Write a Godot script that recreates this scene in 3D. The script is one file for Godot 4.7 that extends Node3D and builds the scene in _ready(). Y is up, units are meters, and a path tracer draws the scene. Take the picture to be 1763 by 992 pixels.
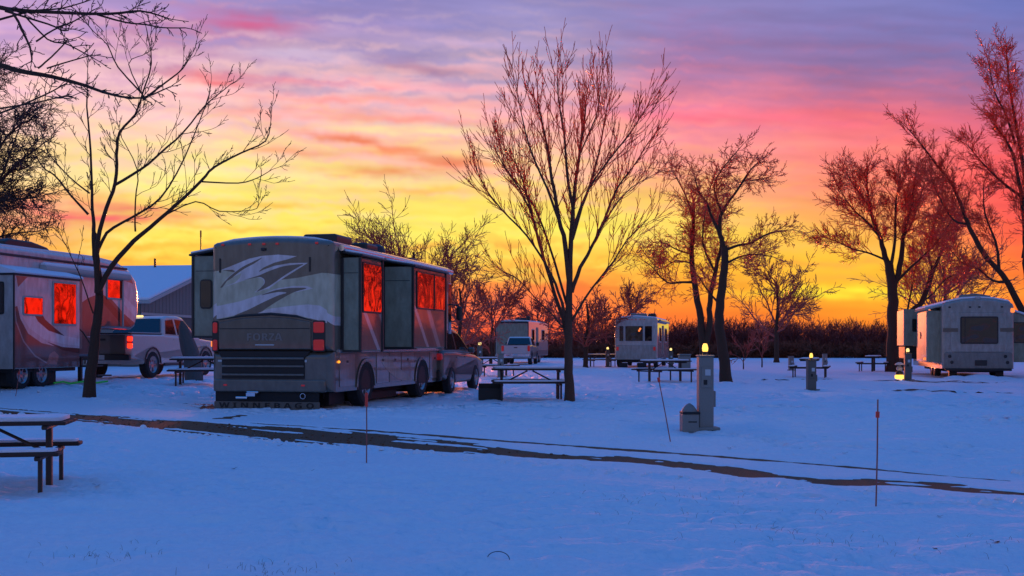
extends Node3D
# A snowed-in campground at sunset: motorhomes, bare trees, picnic tables and lamp pedestals.
# x is right, y is up; d means metres in front of the camera (z = -d).

const EYE := 1.6
var rng := RandomNumberGenerator.new()
var M := {}
var used := {}
var n_soft := FastNoiseLite.new()
var n_fine := FastNoiseLite.new()
var n_drift := FastNoiseLite.new()


func _ready() -> void:
	rng.seed = 7
	for pair in [[n_soft, 3, 0.35], [n_fine, 5, 1.6], [n_drift, 9, 0.5]]:
		pair[0].seed = pair[1]
		pair[0].frequency = pair[2]
		pair[0].noise_type = FastNoiseLite.TYPE_SIMPLEX_SMOOTH
		pair[0].fractal_octaves = 3
	build_camera()
	build_sky()
	build_sun()
	make_materials()
	build_ground()
	build_house()
	build_treeline()
	build_motorhome()
	build_fifth_wheel()
	build_far_trailers()
	build_right_trailer()
	build_vehicles()
	build_trees()
	build_furniture()
	build_small_things()


func build_camera() -> void:
	var cam := Camera3D.new()
	cam.name = "camera"
	cam.projection = Camera3D.PROJECTION_FRUSTUM
	cam.near = 0.1
	cam.far = 3000.0
	cam.size = 0.1 * 992.0 / 2000.0
	cam.frustum_offset = Vector2(0.0, 0.1 * 98.0 / 2000.0)
	cam.position = Vector3(0, EYE, 0)
	add_child(cam)
	cam.current = true


func build_sun() -> void:
	var sun := DirectionalLight3D.new()
	sun.name = "sun"
	sun.light_color = Color(1.0, 0.5, 0.3)
	sun.light_energy = 0.8
	sun.light_angular_distance = 4.0
	sun.shadow_enabled = true
	sun.sky_mode = DirectionalLight3D.SKY_MODE_LIGHT_ONLY
	sun.basis = Basis.looking_at(Vector3(0.09, -0.06, 1.0))
	add_child(sun)


# ---------------------------------------------------------------- sky
func lin(r: float, g_: float, b: float) -> Vector3:
	var c := Color(r / 255.0, g_ / 255.0, b / 255.0).srgb_to_linear()
	return Vector3(c.r, c.g, c.b)


func build_sky() -> void:
	# colours of the evening sky by bearing (columns) and height (rows), as display values
	var rows := [0.0, 50.0, 100.0, 150.0, 200.0, 250.0, 300.0, 350.0, 400.0, 450.0, 500.0, 545.0, 600.0]
	var table := [
		[190, 155, 205, 165, 145, 200, 140, 132, 190, 148, 140, 195, 142, 132, 188, 128, 126, 186, 112, 120, 188, 112, 118, 186],
		[208, 165, 205, 195, 135, 175, 165, 142, 192, 162, 148, 194, 146, 124, 178, 130, 120, 178, 122, 118, 180, 118, 114, 180],
		[231, 183, 204, 221, 173, 194, 194, 166, 194, 178, 156, 188, 160, 120, 168, 142, 116, 168, 134, 114, 168, 126, 108, 170],
		[248, 193, 199, 244, 198, 202, 234, 188, 199, 228, 178, 194, 206, 128, 162, 178, 112, 150, 152, 110, 156, 145, 102, 158],
		[255, 208, 194, 255, 204, 194, 255, 188, 186, 250, 176, 179, 246, 134, 152, 238, 114, 130, 200, 105, 135, 190, 96, 140],
		[254, 210, 170, 255, 213, 165, 255, 196, 165, 255, 186, 165, 255, 154, 152, 255, 134, 132, 240, 105, 118, 236, 92, 122],
		[255, 220, 156, 255, 238, 156, 255, 221, 156, 255, 211, 156, 255, 165, 132, 255, 142, 122, 250, 98, 100, 250, 88, 108],
		[255, 208, 131, 255, 236, 121, 255, 224, 111, 255, 216, 109, 255, 190, 108, 255, 160, 102, 252, 96, 84, 255, 86, 94],
		[255, 168, 126, 255, 230, 98, 255, 238, 104, 255, 236, 102, 255, 208, 86, 255, 182, 86, 255, 98, 72, 255, 88, 82],
		[255, 190, 80, 255, 205, 74, 255, 205, 78, 255, 200, 78, 255, 198, 62, 255, 194, 60, 255, 116, 58, 255, 92, 72],
		[255, 160, 66, 255, 166, 62, 255, 145, 66, 255, 128, 66, 255, 152, 50, 255, 186, 50, 255, 138, 50, 255, 88, 62],
		[255, 135, 60, 255, 138, 58, 255, 112, 64, 255, 104, 66, 255, 124, 50, 255, 146, 44, 255, 115, 48, 250, 80, 56],
		[235, 84, 46, 235, 84, 46, 235, 84, 46, 235, 84, 46, 235, 84, 46, 235, 84, 46, 235, 84, 46, 235, 70, 50],
	]
	var cols := [0.0, 300.0, 600.0, 900.0, 1200.0, 1500.0, 1763.0, 1960.0]
	var grid := []
	for r in table:
		var line := []
		for c in 8:
			line.append(lin(r[c * 3], r[c * 3 + 1], r[c * 3 + 2]))
		grid.append(line)
	# long thin clouds: centre x, centre y, half length, half thickness, tilt, colour, strength
	var bars := [
		[430, 42, 90, 16, 0.12, lin(215, 95, 140), 0.75], [300, 85, 80, 12, 0.1, lin(190, 140, 180), 0.35], [720, 118, 90, 10, 0.12, lin(180, 120, 150), 0.5],
		[620, 62, 160, 12, 0.06, lin(185, 160, 205), 0.6], [900, 78, 160, 10, 0.03, lin(180, 160, 205), 0.5], [500, 95, 120, 10, 0.08, lin(205, 185, 215), 0.5],
		[370, 140, 70, 13, 0.12, lin(245, 130, 135), 0.75], [600, 145, 210, 9, 0.05, lin(250, 135, 145), 0.55], [560, 172, 240, 8, 0.03, lin(252, 140, 135), 0.55],
		[520, 198, 170, 11, 0.03, lin(255, 160, 145), 0.6], [700, 205, 120, 7, 0.05, lin(255, 145, 135), 0.5], [700, 225, 140, 9, 0.02, lin(255, 230, 165), 0.7],
		[620, 246, 110, 9, 0.17, lin(240, 130, 95), 0.85], [740, 272, 130, 9, 0.12, lin(245, 150, 105), 0.75], [640, 296, 110, 11, 0.03, lin(242, 148, 100), 0.7],
		[770, 288, 70, 16, 0.12, lin(240, 135, 100), 0.6], [500, 262, 90, 9, 0.1, lin(248, 160, 110), 0.55], [720, 330, 170, 8, 0.01, lin(250, 190, 90), 0.6],
		[160, 372, 190, 24, 0.0, lin(245, 110, 110), 0.75], [60, 350, 90, 20, 0.0, lin(245, 100, 110), 0.5], [480, 355, 140, 6, 0.05, lin(250, 200, 90), 0.7],
		[430, 312, 110, 8, 0.03, lin(255, 232, 110), 0.6], [480, 283, 140, 8, 0.05, lin(255, 236, 130), 0.6], [880, 262, 130, 10, 0.08, lin(255, 225, 150), 0.55],
		[420, 395, 160, 5, 0.04, lin(250, 180, 70), 0.5], [300, 425, 200, 6, 0.0, lin(252, 178, 62), 0.5], [1480, 455, 160, 6, 0.0, lin(255, 170, 72), 0.7],
		[1450, 505, 190, 12, 0.0, lin(255, 235, 62), 0.7], [1420, 425, 170, 8, 0.0, lin(255, 190, 90), 0.5], [1500, 482, 170, 5, 0.0, lin(255, 180, 70), 0.5],
		[860, 525, 130, 22, 0.0, lin(255, 118, 80), 0.6], [1290, 205, 230, 16, 0.03, lin(255, 112, 135), 0.5], [1680, 330, 190, 70, 0.0, lin(255, 92, 90), 0.55],
		[1030, 395, 190, 30, 0.0, lin(255, 242, 100), 0.5], [720, 400, 110, 26, 0.0, lin(255, 240, 105), 0.5],
	]
	puff.seed = 21
	puff.frequency = 0.011
	puff.fractal_octaves = 4
	# the whole sky coarsely, then the part with clouds again in full detail
	var im := Image.create(512, 256, false, Image.FORMAT_RGBF)
	for j in 256:
		for i in 512:
			var c := sky_color((i + 0.5) / 512.0 * TAU, PI / 2 - (j + 0.5) / 256.0 * PI, grid, rows, cols, bars)
			im.set_pixel(i, j, Color(c.x, c.y, c.z))
	var w := 4096
	var h := 2048
	im.resize(w, h, Image.INTERPOLATE_BILINEAR)
	for j in range(int(h * 72.5 / 180.0), h / 2 + 2):
		for i in range(-int(w * 26.5 / 360.0), int(w * 26.5 / 360.0)):
			var c := sky_color((i + 0.5) / w * TAU, PI / 2 - (j + 0.5) / h * PI, grid, rows, cols, bars)
			im.set_pixel(posmod(i, w), j, Color(c.x, c.y, c.z))
	var sky_mat := PanoramaSkyMaterial.new()
	sky_mat.panorama = ImageTexture.create_from_image(im)
	var sky := Sky.new()
	sky.sky_material = sky_mat
	var env := Environment.new()
	env.background_mode = Environment.BG_SKY
	env.sky = sky
	env.tonemap_mode = Environment.TONE_MAPPER_LINEAR
	env.tonemap_exposure = 1.0
	env.sdfgi_enabled = true
	env.ssao_enabled = true
	env.ssil_enabled = true
	var we := WorldEnvironment.new()
	we.name = "world_environment"
	we.environment = env
	add_child(we)


var puff := FastNoiseLite.new()
var up_cols := [lin(108, 128, 200), lin(40, 120, 214), lin(24, 118, 216)]
var back_rows := [0.0, 7.0, 16.0, 30.0, 50.0, 90.0]
var back := [lin(112, 112, 134), lin(158, 148, 160), lin(142, 144, 172), lin(84, 124, 200), lin(38, 119, 214), lin(24, 118, 216)]


func sky_color(bearing: float, e: float, grid: Array, rows: Array, cols: Array, bars: Array) -> Vector3:
	var az := bearing if bearing <= PI else bearing - TAU
	e = maxf(e, 0.0)
	var ed := rad_to_deg(e)
	var bc := ramp(back_rows, back, ed)
	var side := smoothstep(deg_to_rad(50), deg_to_rad(125), absf(az))
	if side >= 1.0:
		return bc
	var f := Vector3.ZERO
	if ed < 24.0:
		var aa := clampf(az, -0.95, 0.95)
		var px := 881.5 + 2000.0 * tan(aa)
		var py := maxf(-420.0, 594.0 - 2000.0 * tan(e) / cos(aa))
		var slant := py - px * 0.045
		var wy := py + 14.0 * puff.get_noise_2d(px * 0.32, slant * 1.1)
		f = lookup(grid, rows, cols, px, wy)
		var calm := smoothstep(540.0, 430.0, py) * (1.0 - 0.65 * smoothstep(950.0, 1350.0, px))
		# fine layered streaks: neighbouring heights drawn out along the wind
		var sl2 := slant + 11.0 * puff.get_noise_2d(px * 1.3 + 70.0, slant * 2.2)
		var streak := puff.get_noise_2d(px * 0.3 + 40.0, sl2 * 3.4) + 0.6 * puff.get_noise_2d(px * 0.9 + 900.0, sl2 * 7.0)
		f = f.lerp(lookup(grid, rows, cols, px, wy - 62.0), clampf(streak * 1.8 - 0.1, 0.0, 0.7) * calm)
		f = f.lerp(lookup(grid, rows, cols, px, wy + 60.0), clampf(-streak * 1.5 - 0.15, 0.0, 0.6) * calm)
		for b in bars:
			var dx: float = (px - b[0]) / b[2]
			if absf(dx) > 2.0:
				continue
			var dy: float = (py - b[1] - b[4] * (px - b[0]) - 8.0 * puff.get_noise_2d(px * 1.3 + 300.0, b[1] * 3.0)) / b[3]
			if absf(dy) < 2.2:
				var edge := exp(-dx * dx - dy * dy * (1.9 if dy > 0.0 else 0.8))
				f = f.lerp(b[5], minf(1.0, b[6] * edge * (1.05 + 1.0 * puff.get_noise_2d(px * 0.5, slant * 5.0 + 700.0))))
		f *= 1.04 + 0.16 * puff.get_noise_2d(px * 0.3 + 90.0, slant * 3.0)
	if ed > 16.5:
		f = f.lerp(up_cols[0], smoothstep(16.5, 24.0, ed))
	if ed > 24.0:
		f = ramp([24.0, 36.0, 90.0], up_cols, ed)
	return f.lerp(bc, side)


func ramp(at: Array, what: Array, x: float) -> Vector3:
	for i in at.size() - 1:
		if x <= at[i + 1]:
			return what[i].lerp(what[i + 1], smoothstep(at[i], at[i + 1], x))
	return what[-1]


func lookup(grid: Array, rows: Array, cols: Array, x: float, y: float) -> Vector3:
	var c := 0
	while c < 6 and x > cols[c + 1]:
		c += 1
	var r := 0
	while r < rows.size() - 2 and y > rows[r + 1]:
		r += 1
	var tx := clampf((x - cols[c]) / (cols[c + 1] - cols[c]), 0.0, 1.0)
	var ty := clampf((y - rows[r]) / (rows[r + 1] - rows[r]), 0.0, 1.0)
	tx = tx * tx * (3.0 - 2.0 * tx)
	return grid[r][c].lerp(grid[r][c + 1], tx).lerp(grid[r + 1][c].lerp(grid[r + 1][c + 1], tx), ty)


# ---------------------------------------------------------------- mesh helper
class MB:
	var v := PackedVector3Array()
	var n := PackedVector3Array()
	var t := PackedVector2Array()
	var k := PackedInt32Array()

	func tri(a: Vector3, b: Vector3, c: Vector3, nn: Vector3) -> void:
		var s := v.size()
		v.append_array([a, b, c])
		n.append_array([nn, nn, nn])
		t.append_array([Vector2(a.x, a.y), Vector2(b.x, b.y), Vector2(c.x, c.y)])
		if (b - a).cross(c - a).dot(nn) > 0.0:
			k.append_array([s, s + 2, s + 1])
		else:
			k.append_array([s, s + 1, s + 2])

	func quad(a: Vector3, b: Vector3, c: Vector3, d: Vector3, nn: Vector3) -> void:
		var s := v.size()
		v.append_array([a, b, c, d])
		n.append_array([nn, nn, nn, nn])
		t.append_array([Vector2(0, 0), Vector2(1, 0), Vector2(1, 1), Vector2(0, 1)])
		if (b - a).cross(c - a).dot(nn) > 0.0:
			k.append_array([s, s + 2, s + 1, s, s + 3, s + 2])
		else:
			k.append_array([s, s + 1, s + 2, s, s + 2, s + 3])

	func face(a: Vector3, b: Vector3, c: Vector3, d: Vector3) -> void:   # two-sided use: normal from the corners
		quad(a, b, c, d, (b - a).cross(c - a).normalized())

	func box(c: Vector3, s: Vector3, bev := 0.008, turn := Basis.IDENTITY) -> MB:
		var h := s * 0.5
		var b := minf(bev, minf(h.x, minf(h.y, h.z)) * 0.8)
		var q := func(x: float, y: float, z: float) -> Vector3: return c + turn * Vector3(x, y, z)
		for ax in 3:
			for sg in [-1.0, 1.0]:
				var u := (ax + 1) % 3
				var w := (ax + 2) % 3
				var nn := Vector3.ZERO
				nn[ax] = sg
				var pts := []
				for p in [[-1, -1], [1, -1], [1, 1], [-1, 1]]:
					var o := Vector3.ZERO
					o[ax] = sg * h[ax]
					o[u] = p[0] * (h[u] - b)
					o[w] = p[1] * (h[w] - b)
					pts.append(c + turn * o)
				quad(pts[0], pts[1], pts[2], pts[3], turn * nn)
				var flip: float = sg
				for sg2 in [-1.0, 1.0]:   # chamfer to the next axis
					var en := Vector3.ZERO
					en[ax] = sg
					en[u] = sg2
					var e := []
					for p in [-1.0, 1.0]:
						var o1 := Vector3.ZERO
						o1[ax] = flip * h[ax]
						o1[u] = sg2 * (h[u] - b)
						o1[w] = p * (h[w] - b)
						var o2 := o1
						o2[ax] = flip * (h[ax] - b)
						o2[u] = sg2 * h[u]
						e.append(c + turn * o1)
						e.append(c + turn * o2)
					quad(e[0], e[1], e[3], e[2], turn * en.normalized())
		for x in [-1.0, 1.0]:
			for y in [-1.0, 1.0]:
				for z in [-1.0, 1.0]:
					tri(q.call(x * h.x, y * (h.y - b), z * (h.z - b)), q.call(x * (h.x - b), y * h.y, z * (h.z - b)), q.call(x * (h.x - b), y * (h.y - b), z * h.z), turn * Vector3(x, y, z).normalized())
		return self

	func tube(p: PackedVector3Array, r: PackedFloat32Array, sides := 6, cap := true) -> MB:
		var m := p.size()
		var s := v.size()
		var side := Vector3.ZERO
		for i in m:
			var d := (p[mini(i + 1, m - 1)] - p[maxi(i - 1, 0)]).normalized()
			if i == 0:
				side = d.cross(Vector3.RIGHT if absf(d.x) < 0.8 else Vector3.UP).normalized()
			else:
				side = (side - d * side.dot(d)).normalized()
			var up := d.cross(side)
			for j in sides:
				var a := TAU * j / sides
				var o := side * cos(a) + up * sin(a)
				v.append(p[i] + o * r[i])
				n.append(o)
				t.append(Vector2(float(j) / sides, float(i)))
		for i in m - 1:
			for j in sides:
				var a := s + i * sides + j
				var b := s + i * sides + (j + 1) % sides
				k.append_array([a, a + sides, b, b, a + sides, b + sides])
		if cap:
			for at in [0, m - 1]:
				var d := (p[1] - p[0]).normalized() * -1.0 if at == 0 else (p[m - 1] - p[m - 2]).normalized()
				for j in range(1, sides - 1):
					tri(v[s + at * sides], v[s + at * sides + j], v[s + at * sides + j + 1], d)
		return self

	func face_strip(p: Array, off: Vector3) -> MB:   # a thin pane with four corners, lifted by off
		var nn: Vector3 = (p[1] - p[0]).cross(p[3] - p[0]).normalized()
		if nn.dot(off) < 0.0:
			nn = -nn
		quad(p[0] + off, p[1] + off, p[2] + off, p[3] + off, nn)
		quad(p[0], p[1], p[2], p[3], -nn)
		for i in 4:
			var j := (i + 1) % 4
			quad(p[i], p[j], p[j] + off, p[i] + off, (p[i] + p[j] - p[(i + 2) % 4] - p[(i + 3) % 4]).normalized())
		return self

	func bar(a: Vector3, b: Vector3, r: float, sides := 8) -> MB:
		return tube(PackedVector3Array([a, b]), PackedFloat32Array([r, r]), sides)

	func lathe(c: Vector3, prof: Array, sides := 24, turn := Basis.IDENTITY) -> MB:   # profile of (radius, height) going up
		for i in prof.size() - 1:
			var a: Vector2 = prof[i]
			var b: Vector2 = prof[i + 1]
			var dn := Vector2(b.y - a.y, a.x - b.x).normalized()
			for j in sides:
				var s := v.size()
				for q in [[a, j], [a, j + 1], [b, j + 1], [b, j]]:
					var w: float = TAU * q[1] / sides
					v.append(c + turn * Vector3(q[0].x * cos(w), q[0].y, q[0].x * sin(w)))
					n.append(turn * Vector3(dn.x * cos(w), dn.y, dn.x * sin(w)).normalized())
					t.append(Vector2(float(q[1]) / sides, q[0].y))
				k.append_array([s, s + 1, s + 2, s, s + 2, s + 3])
		return self

	# a polygon in x, y drawn out from z0 to z1 with rounded edges; xf places it
	func extr(poly_in: PackedVector2Array, z0: float, z1: float, bev := 0.01, steps := 2, xf := Transform3D.IDENTITY, smooth_deg := 40.0) -> MB:
		var poly := poly_in.duplicate()
		if not Geometry2D.is_polygon_clockwise(poly):
			poly.reverse()
		var m := poly.size()
		var en := PackedVector2Array()
		for i in m:
			var e := poly[(i + 1) % m] - poly[i]
			en.append(Vector2(-e.y, e.x).normalized())
		var mit := PackedVector2Array()
		for i in m:
			var a := en[(i + m - 1) % m]
			var b := en[i]
			mit.append((a + b) / maxf(0.35, 1.0 + a.dot(b)))
		var rings := []   # [inset, z, how much side normal, how much z normal]
		if bev > 0.0:
			for q in steps + 1:
				var th := PI / 2 * q / steps
				rings.append([bev * (1.0 - sin(th)), z0 + (bev * (1.0 - cos(th))) * signf(z1 - z0), sin(th), -cos(th)])
			for q in steps + 1:
				var th := PI / 2 * (steps - q) / steps
				rings.append([bev * (1.0 - sin(th)), z1 - (bev * (1.0 - cos(th))) * signf(z1 - z0), sin(th), cos(th)])
		else:
			rings = [[0.0, z0, 1.0, 0.0], [0.0, z1, 1.0, 0.0]]
		var zs := signf(z1 - z0)
		var lim := cos(deg_to_rad(smooth_deg))
		var nb := xf.basis.orthonormalized()
		for i in m:
			var j := (i + 1) % m
			var n0 := en[i]
			var n1 := en[i]
			if en[(i + m - 1) % m].dot(en[i]) > lim:
				n0 = (en[(i + m - 1) % m] + en[i]).normalized()
			if en[j].dot(en[i]) > lim:
				n1 = (en[j] + en[i]).normalized()
			for q in rings.size() - 1:
				var s := v.size()
				for w in [[i, q, n0], [j, q, n1], [j, q + 1, n1], [i, q + 1, n0]]:
					var rg: Array = rings[w[1]]
					var p2: Vector2 = poly[w[0]] - mit[w[0]] * rg[0]
					v.append(xf * Vector3(p2.x, p2.y, rg[1]))
					n.append(nb * Vector3(w[2].x * rg[2], w[2].y * rg[2], rg[3] * zs).normalized())
					t.append(poly[w[0]])
				var mid := xf.basis * Vector3(en[i].x * (rings[q][2] + rings[q + 1][2]), en[i].y * (rings[q][2] + rings[q + 1][2]), (rings[q][3] + rings[q + 1][3]) * zs)
				if (v[s + 1] - v[s]).cross(v[s + 2] - v[s]).dot(mid) > 0.0:
					k.append_array([s, s + 2, s + 1, s, s + 3, s + 2])
				else:
					k.append_array([s, s + 1, s + 2, s, s + 2, s + 3])
		for end in [0, 1]:
			var rg: Array = rings[0 if end == 0 else rings.size() - 1]
			var flat := PackedVector2Array()
			for i in m:
				flat.append(poly[i] - mit[i] * rg[0])
			var ids := Geometry2D.triangulate_polygon(flat)
			if ids.is_empty():   # a fan will do where the rounded outline is too tight to cut
				for i in range(1, m - 1):
					ids.append_array([0, i, i + 1])
			var nn := nb * Vector3(0, 0, zs * (-1.0 if end == 0 else 1.0))
			for q in range(0, ids.size(), 3):
				var s := v.size()
				tri(xf * Vector3(flat[ids[q]].x, flat[ids[q]].y, rg[1]), xf * Vector3(flat[ids[q + 1]].x, flat[ids[q + 1]].y, rg[1]), xf * Vector3(flat[ids[q + 2]].x, flat[ids[q + 2]].y, rg[1]), nn)
				for y in 3:
					t[s + y] = flat[ids[q + y]]
		return self

	func mesh() -> ArrayMesh:
		var a := []
		a.resize(Mesh.ARRAY_MAX)
		a[Mesh.ARRAY_VERTEX] = v
		a[Mesh.ARRAY_NORMAL] = n
		a[Mesh.ARRAY_TEX_UV] = t
		a[Mesh.ARRAY_INDEX] = k
		var m := ArrayMesh.new()
		m.add_surface_from_arrays(Mesh.PRIMITIVE_TRIANGLES, a)
		return m


func numbered(called: String) -> String:
	var c: int = used.get(called, 0)
	used[called] = c + 1
	return called if c == 0 else "%s_%03d" % [called, c]


func obj(called: String, mb: MB, mat: Material, parent: Node3D = self) -> MeshInstance3D:
	var o := MeshInstance3D.new()
	o.name = numbered(called) if parent == self else called
	o.mesh = mb.mesh()
	o.material_override = mat
	parent.add_child(o, true)
	return o


func thing(called: String, label: String, category: String, at := Vector3.ZERO, turn := 0.0, group := "") -> Node3D:
	var o := Node3D.new()
	o.name = numbered(called)
	add_child(o)
	o.position = at
	o.rotation.y = turn
	tag(o, label, category, group)
	return o


func tag(o: Node3D, label: String, category: String, group := "", kind := "") -> void:
	o.set_meta("label", label)
	o.set_meta("category", category)
	if group:
		o.set_meta("group", group)
	if kind:
		o.set_meta("kind", kind)


func struct(called: String, mb: MB, mat: Material, label := "") -> MeshInstance3D:
	var o := obj(called, mb, mat)
	o.set_meta("kind", "structure")
	if label:
		o.set_meta("label", label)
	return o


func dup(src: Node3D, at: Vector3, turn: float, label := "", group := "") -> Node3D:
	var r: Node3D = src.duplicate()
	r.name = numbered(String(src.name).rstrip("_0123456789"))
	add_child(r)
	r.position = at
	r.rotation.y = turn
	if label:
		r.set_meta("label", label)
	if group:
		r.set_meta("group", group)
	return r


# ---------------------------------------------------------------- materials
func mat(r: float, g_: float, b: float, rough := 0.7, metal := 0.0) -> StandardMaterial3D:
	var m := StandardMaterial3D.new()
	m.albedo_color = Color(r, g_, b).linear_to_srgb()
	m.roughness = rough
	m.metallic = metal
	return m


func noise_tex(freq: float, lo: Color, hi: Color, octaves := 4, seed_ := 1, size := 512) -> NoiseTexture2D:
	var f := FastNoiseLite.new()
	f.seed = seed_
	f.frequency = freq
	f.fractal_octaves = octaves
	var ramp_ := Gradient.new()
	ramp_.set_color(0, lo.linear_to_srgb())
	ramp_.set_color(1, hi.linear_to_srgb())
	var t := NoiseTexture2D.new()
	t.width = size
	t.height = size
	t.seamless = true
	t.noise = f
	t.color_ramp = ramp_
	return t


func textured(freq: float, lo: Color, hi: Color, scale_: float, rough: float, bump := 0.0, world := false) -> StandardMaterial3D:
	var m := StandardMaterial3D.new()
	m.albedo_texture = noise_tex(freq, lo, hi)
	m.uv1_triplanar = true
	m.uv1_world_triplanar = world
	m.uv1_scale = Vector3.ONE * scale_
	m.roughness = rough
	if bump > 0.0:
		m.heightmap_enabled = true
		m.heightmap_texture = noise_tex(freq * 1.5, Color.BLACK, Color.WHITE, 5, 4)
		m.heightmap_scale = bump
	return m


func coated(m: StandardMaterial3D, amount := 1.0) -> StandardMaterial3D:
	m.clearcoat_enabled = true
	m.clearcoat = amount
	m.clearcoat_roughness = 0.04
	return m


func wavy(m: StandardMaterial3D) -> StandardMaterial3D:   # panes are never quite flat
	m.uv1_triplanar = true
	m.uv1_scale = Vector3.ONE * 0.5
	m.heightmap_enabled = true
	m.heightmap_texture = noise_tex(0.009, Color.BLACK, Color.WHITE, 2, 8, 256)
	m.heightmap_scale = 0.7
	return m


func grimy(m: StandardMaterial3D) -> StandardMaterial3D:   # road salt and rain streaks
	m.detail_enabled = true
	m.detail_blend_mode = BaseMaterial3D.BLEND_MODE_MUL
	m.detail_uv_layer = BaseMaterial3D.DETAIL_UV_2
	m.uv2_triplanar = true
	m.uv2_scale = Vector3(0.8, 0.28, 0.8)
	if not M.has("grime"):
		M.grime = noise_tex(0.012, Color(0.66, 0.64, 0.6), Color(1.0, 1.0, 1.0), 4, 31)
	m.detail_albedo = M.grime
	return m


func glow(r: float, g_: float, b: float, e: float) -> StandardMaterial3D:
	var m := mat(r * 0.5, g_ * 0.5, b * 0.5, 0.4)
	m.emission_enabled = true
	m.emission = Color(r, g_, b).linear_to_srgb()
	m.emission_energy_multiplier = e
	return m


func make_materials() -> void:
	M.snow = textured(0.02, Color(0.76, 0.79, 0.83), Color(0.86, 0.87, 0.88), 0.8, 0.6, 1.6, true)
	M.snow_lid = textured(0.03, Color(0.78, 0.81, 0.85), Color(0.87, 0.88, 0.89), 1.5, 0.6, 0.6)
	M.dirt = textured(0.05, Color(0.1, 0.035, 0.008), Color(0.24, 0.09, 0.025), 1.3, 0.75, 1.5, true)
	M.bark = textured(0.03, Color(0.06, 0.028, 0.015), Color(0.2, 0.09, 0.05), 2.5, 0.9, 1.5)
	M.bark_dark = textured(0.03, Color(0.045, 0.021, 0.011), Color(0.13, 0.06, 0.033), 2.5, 0.9, 1.5)
	M.twig = mat(0.12, 0.045, 0.035, 0.8)
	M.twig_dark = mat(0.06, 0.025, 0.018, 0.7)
	M.twig_sunset = mat(1.0, 0.13, 0.06, 0.32, 0.9)  # red glow of the sunset behind the twigs, put into colour and metal
	M.wood_far_sunset = mat(0.24, 0.048, 0.034, 0.5, 0.4)  # sunset glow on the distant wood, painted in as red
	M.twig_far_sunset = mat(0.5, 0.1, 0.06, 0.42, 0.55)  # weaker sunset red for the farther crowns, also in the colour
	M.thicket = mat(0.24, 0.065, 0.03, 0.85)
	M.plank = textured(0.04, Color(0.035, 0.015, 0.009), Color(0.07, 0.03, 0.018), 3.0, 0.7, 0.4)
	M.steel = textured(0.05, Color(0.03, 0.02, 0.014), Color(0.07, 0.045, 0.03), 4.0, 0.55, 0.2)
	M.black = mat(0.012, 0.012, 0.012, 0.6)
	M.rubber = textured(0.06, Color(0.012, 0.012, 0.013), Color(0.03, 0.03, 0.03), 5.0, 0.85, 0.3)
	M.rim = mat(0.35, 0.35, 0.36, 0.3, 0.8)
	M.chrome = mat(0.75, 0.75, 0.76, 0.12, 1.0)
	M.taupe = coated(textured(0.01, Color(0.13, 0.11, 0.08), Color(0.15, 0.125, 0.092), 1.0, 0.4))
	M.lower = coated(textured(0.01, Color(0.14, 0.122, 0.09), Color(0.17, 0.147, 0.11), 1.0, 0.35))
	M.slide_grey = textured(0.02, Color(0.3, 0.31, 0.22), Color(0.35, 0.36, 0.255), 1.0, 0.55)
	M.white_gel = coated(textured(0.02, Color(0.34, 0.34, 0.3), Color(0.4, 0.39, 0.34), 1.0, 0.45), 0.6)
	M.far_gel = coated(textured(0.02, Color(0.5, 0.48, 0.43), Color(0.58, 0.55, 0.5), 1.0, 0.4))
	M.grey_gel = coated(textured(0.02, Color(0.2, 0.19, 0.16), Color(0.24, 0.225, 0.19), 1.0, 0.4), 0.6)
	M.pale_coat = coated(textured(0.02, Color(0.5, 0.48, 0.44), Color(0.58, 0.55, 0.5), 1.0, 0.4), 0.7)
	M.trim = mat(0.02, 0.02, 0.02, 0.4)
	M.tan_trim = mat(0.16, 0.12, 0.08, 0.5)
	M.glass_dark = wavy(coated(mat(0.012, 0.011, 0.011, 0.05)))
	M.glass_sunset = wavy(mat(0.95, 0.15, 0.07, 0.05, 1.0))  # red of the reflected sunset put into the mirror tint
	M.truck_white = coated(textured(0.02, Color(0.6, 0.56, 0.5), Color(0.66, 0.61, 0.55), 1.0, 0.35))
	M.suv_grey = coated(mat(0.11, 0.1, 0.08, 0.4, 0.0), 0.5)
	M.lamp_red = glow(1.0, 0.03, 0.01, 2.2)
	M.lens_red = coated(glow(1.0, 0.02, 0.015, 0.11))
	M.lens_amber = glow(1.0, 0.3, 0.02, 2.0)
	M.lens_orange = glow(1.0, 0.22, 0.04, 1.3)
	M.lamp_yellow = glow(1.0, 0.57, 0.09, 1.8)
	M.lamp_pale = glow(1.0, 0.72, 0.24, 1.4)
	M.post_grey = textured(0.04, Color(0.19, 0.185, 0.16), Color(0.25, 0.24, 0.21), 2.0, 0.55, 0.1)
	M.post_dark = textured(0.04, Color(0.1, 0.09, 0.07), Color(0.15, 0.13, 0.11), 2.0, 0.6, 0.1)
	M.siding = textured(0.03, Color(0.2, 0.19, 0.17), Color(0.25, 0.235, 0.21), 1.0, 0.8)
	M.siding_low = textured(0.03, Color(0.11, 0.1, 0.09), Color(0.14, 0.13, 0.115), 1.0, 0.8)
	M.fascia = mat(0.45, 0.43, 0.4, 0.6)
	M.pole = mat(0.3, 0.08, 0.06, 0.5)
	M.tape = mat(0.7, 0.05, 0.03, 0.35)
	M.tarp = textured(0.03, Color(0.1, 0.1, 0.09), Color(0.15, 0.145, 0.13), 2.0, 0.8, 0.6)
	M.grass = mat(0.2, 0.13, 0.06, 0.9)
	M.leaf = mat(0.06, 0.03, 0.02, 0.9)
	M.green = glow(0.05, 0.8, 0.1, 0.06)
	M.plate = mat(0.5, 0.55, 0.55, 0.4)
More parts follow.
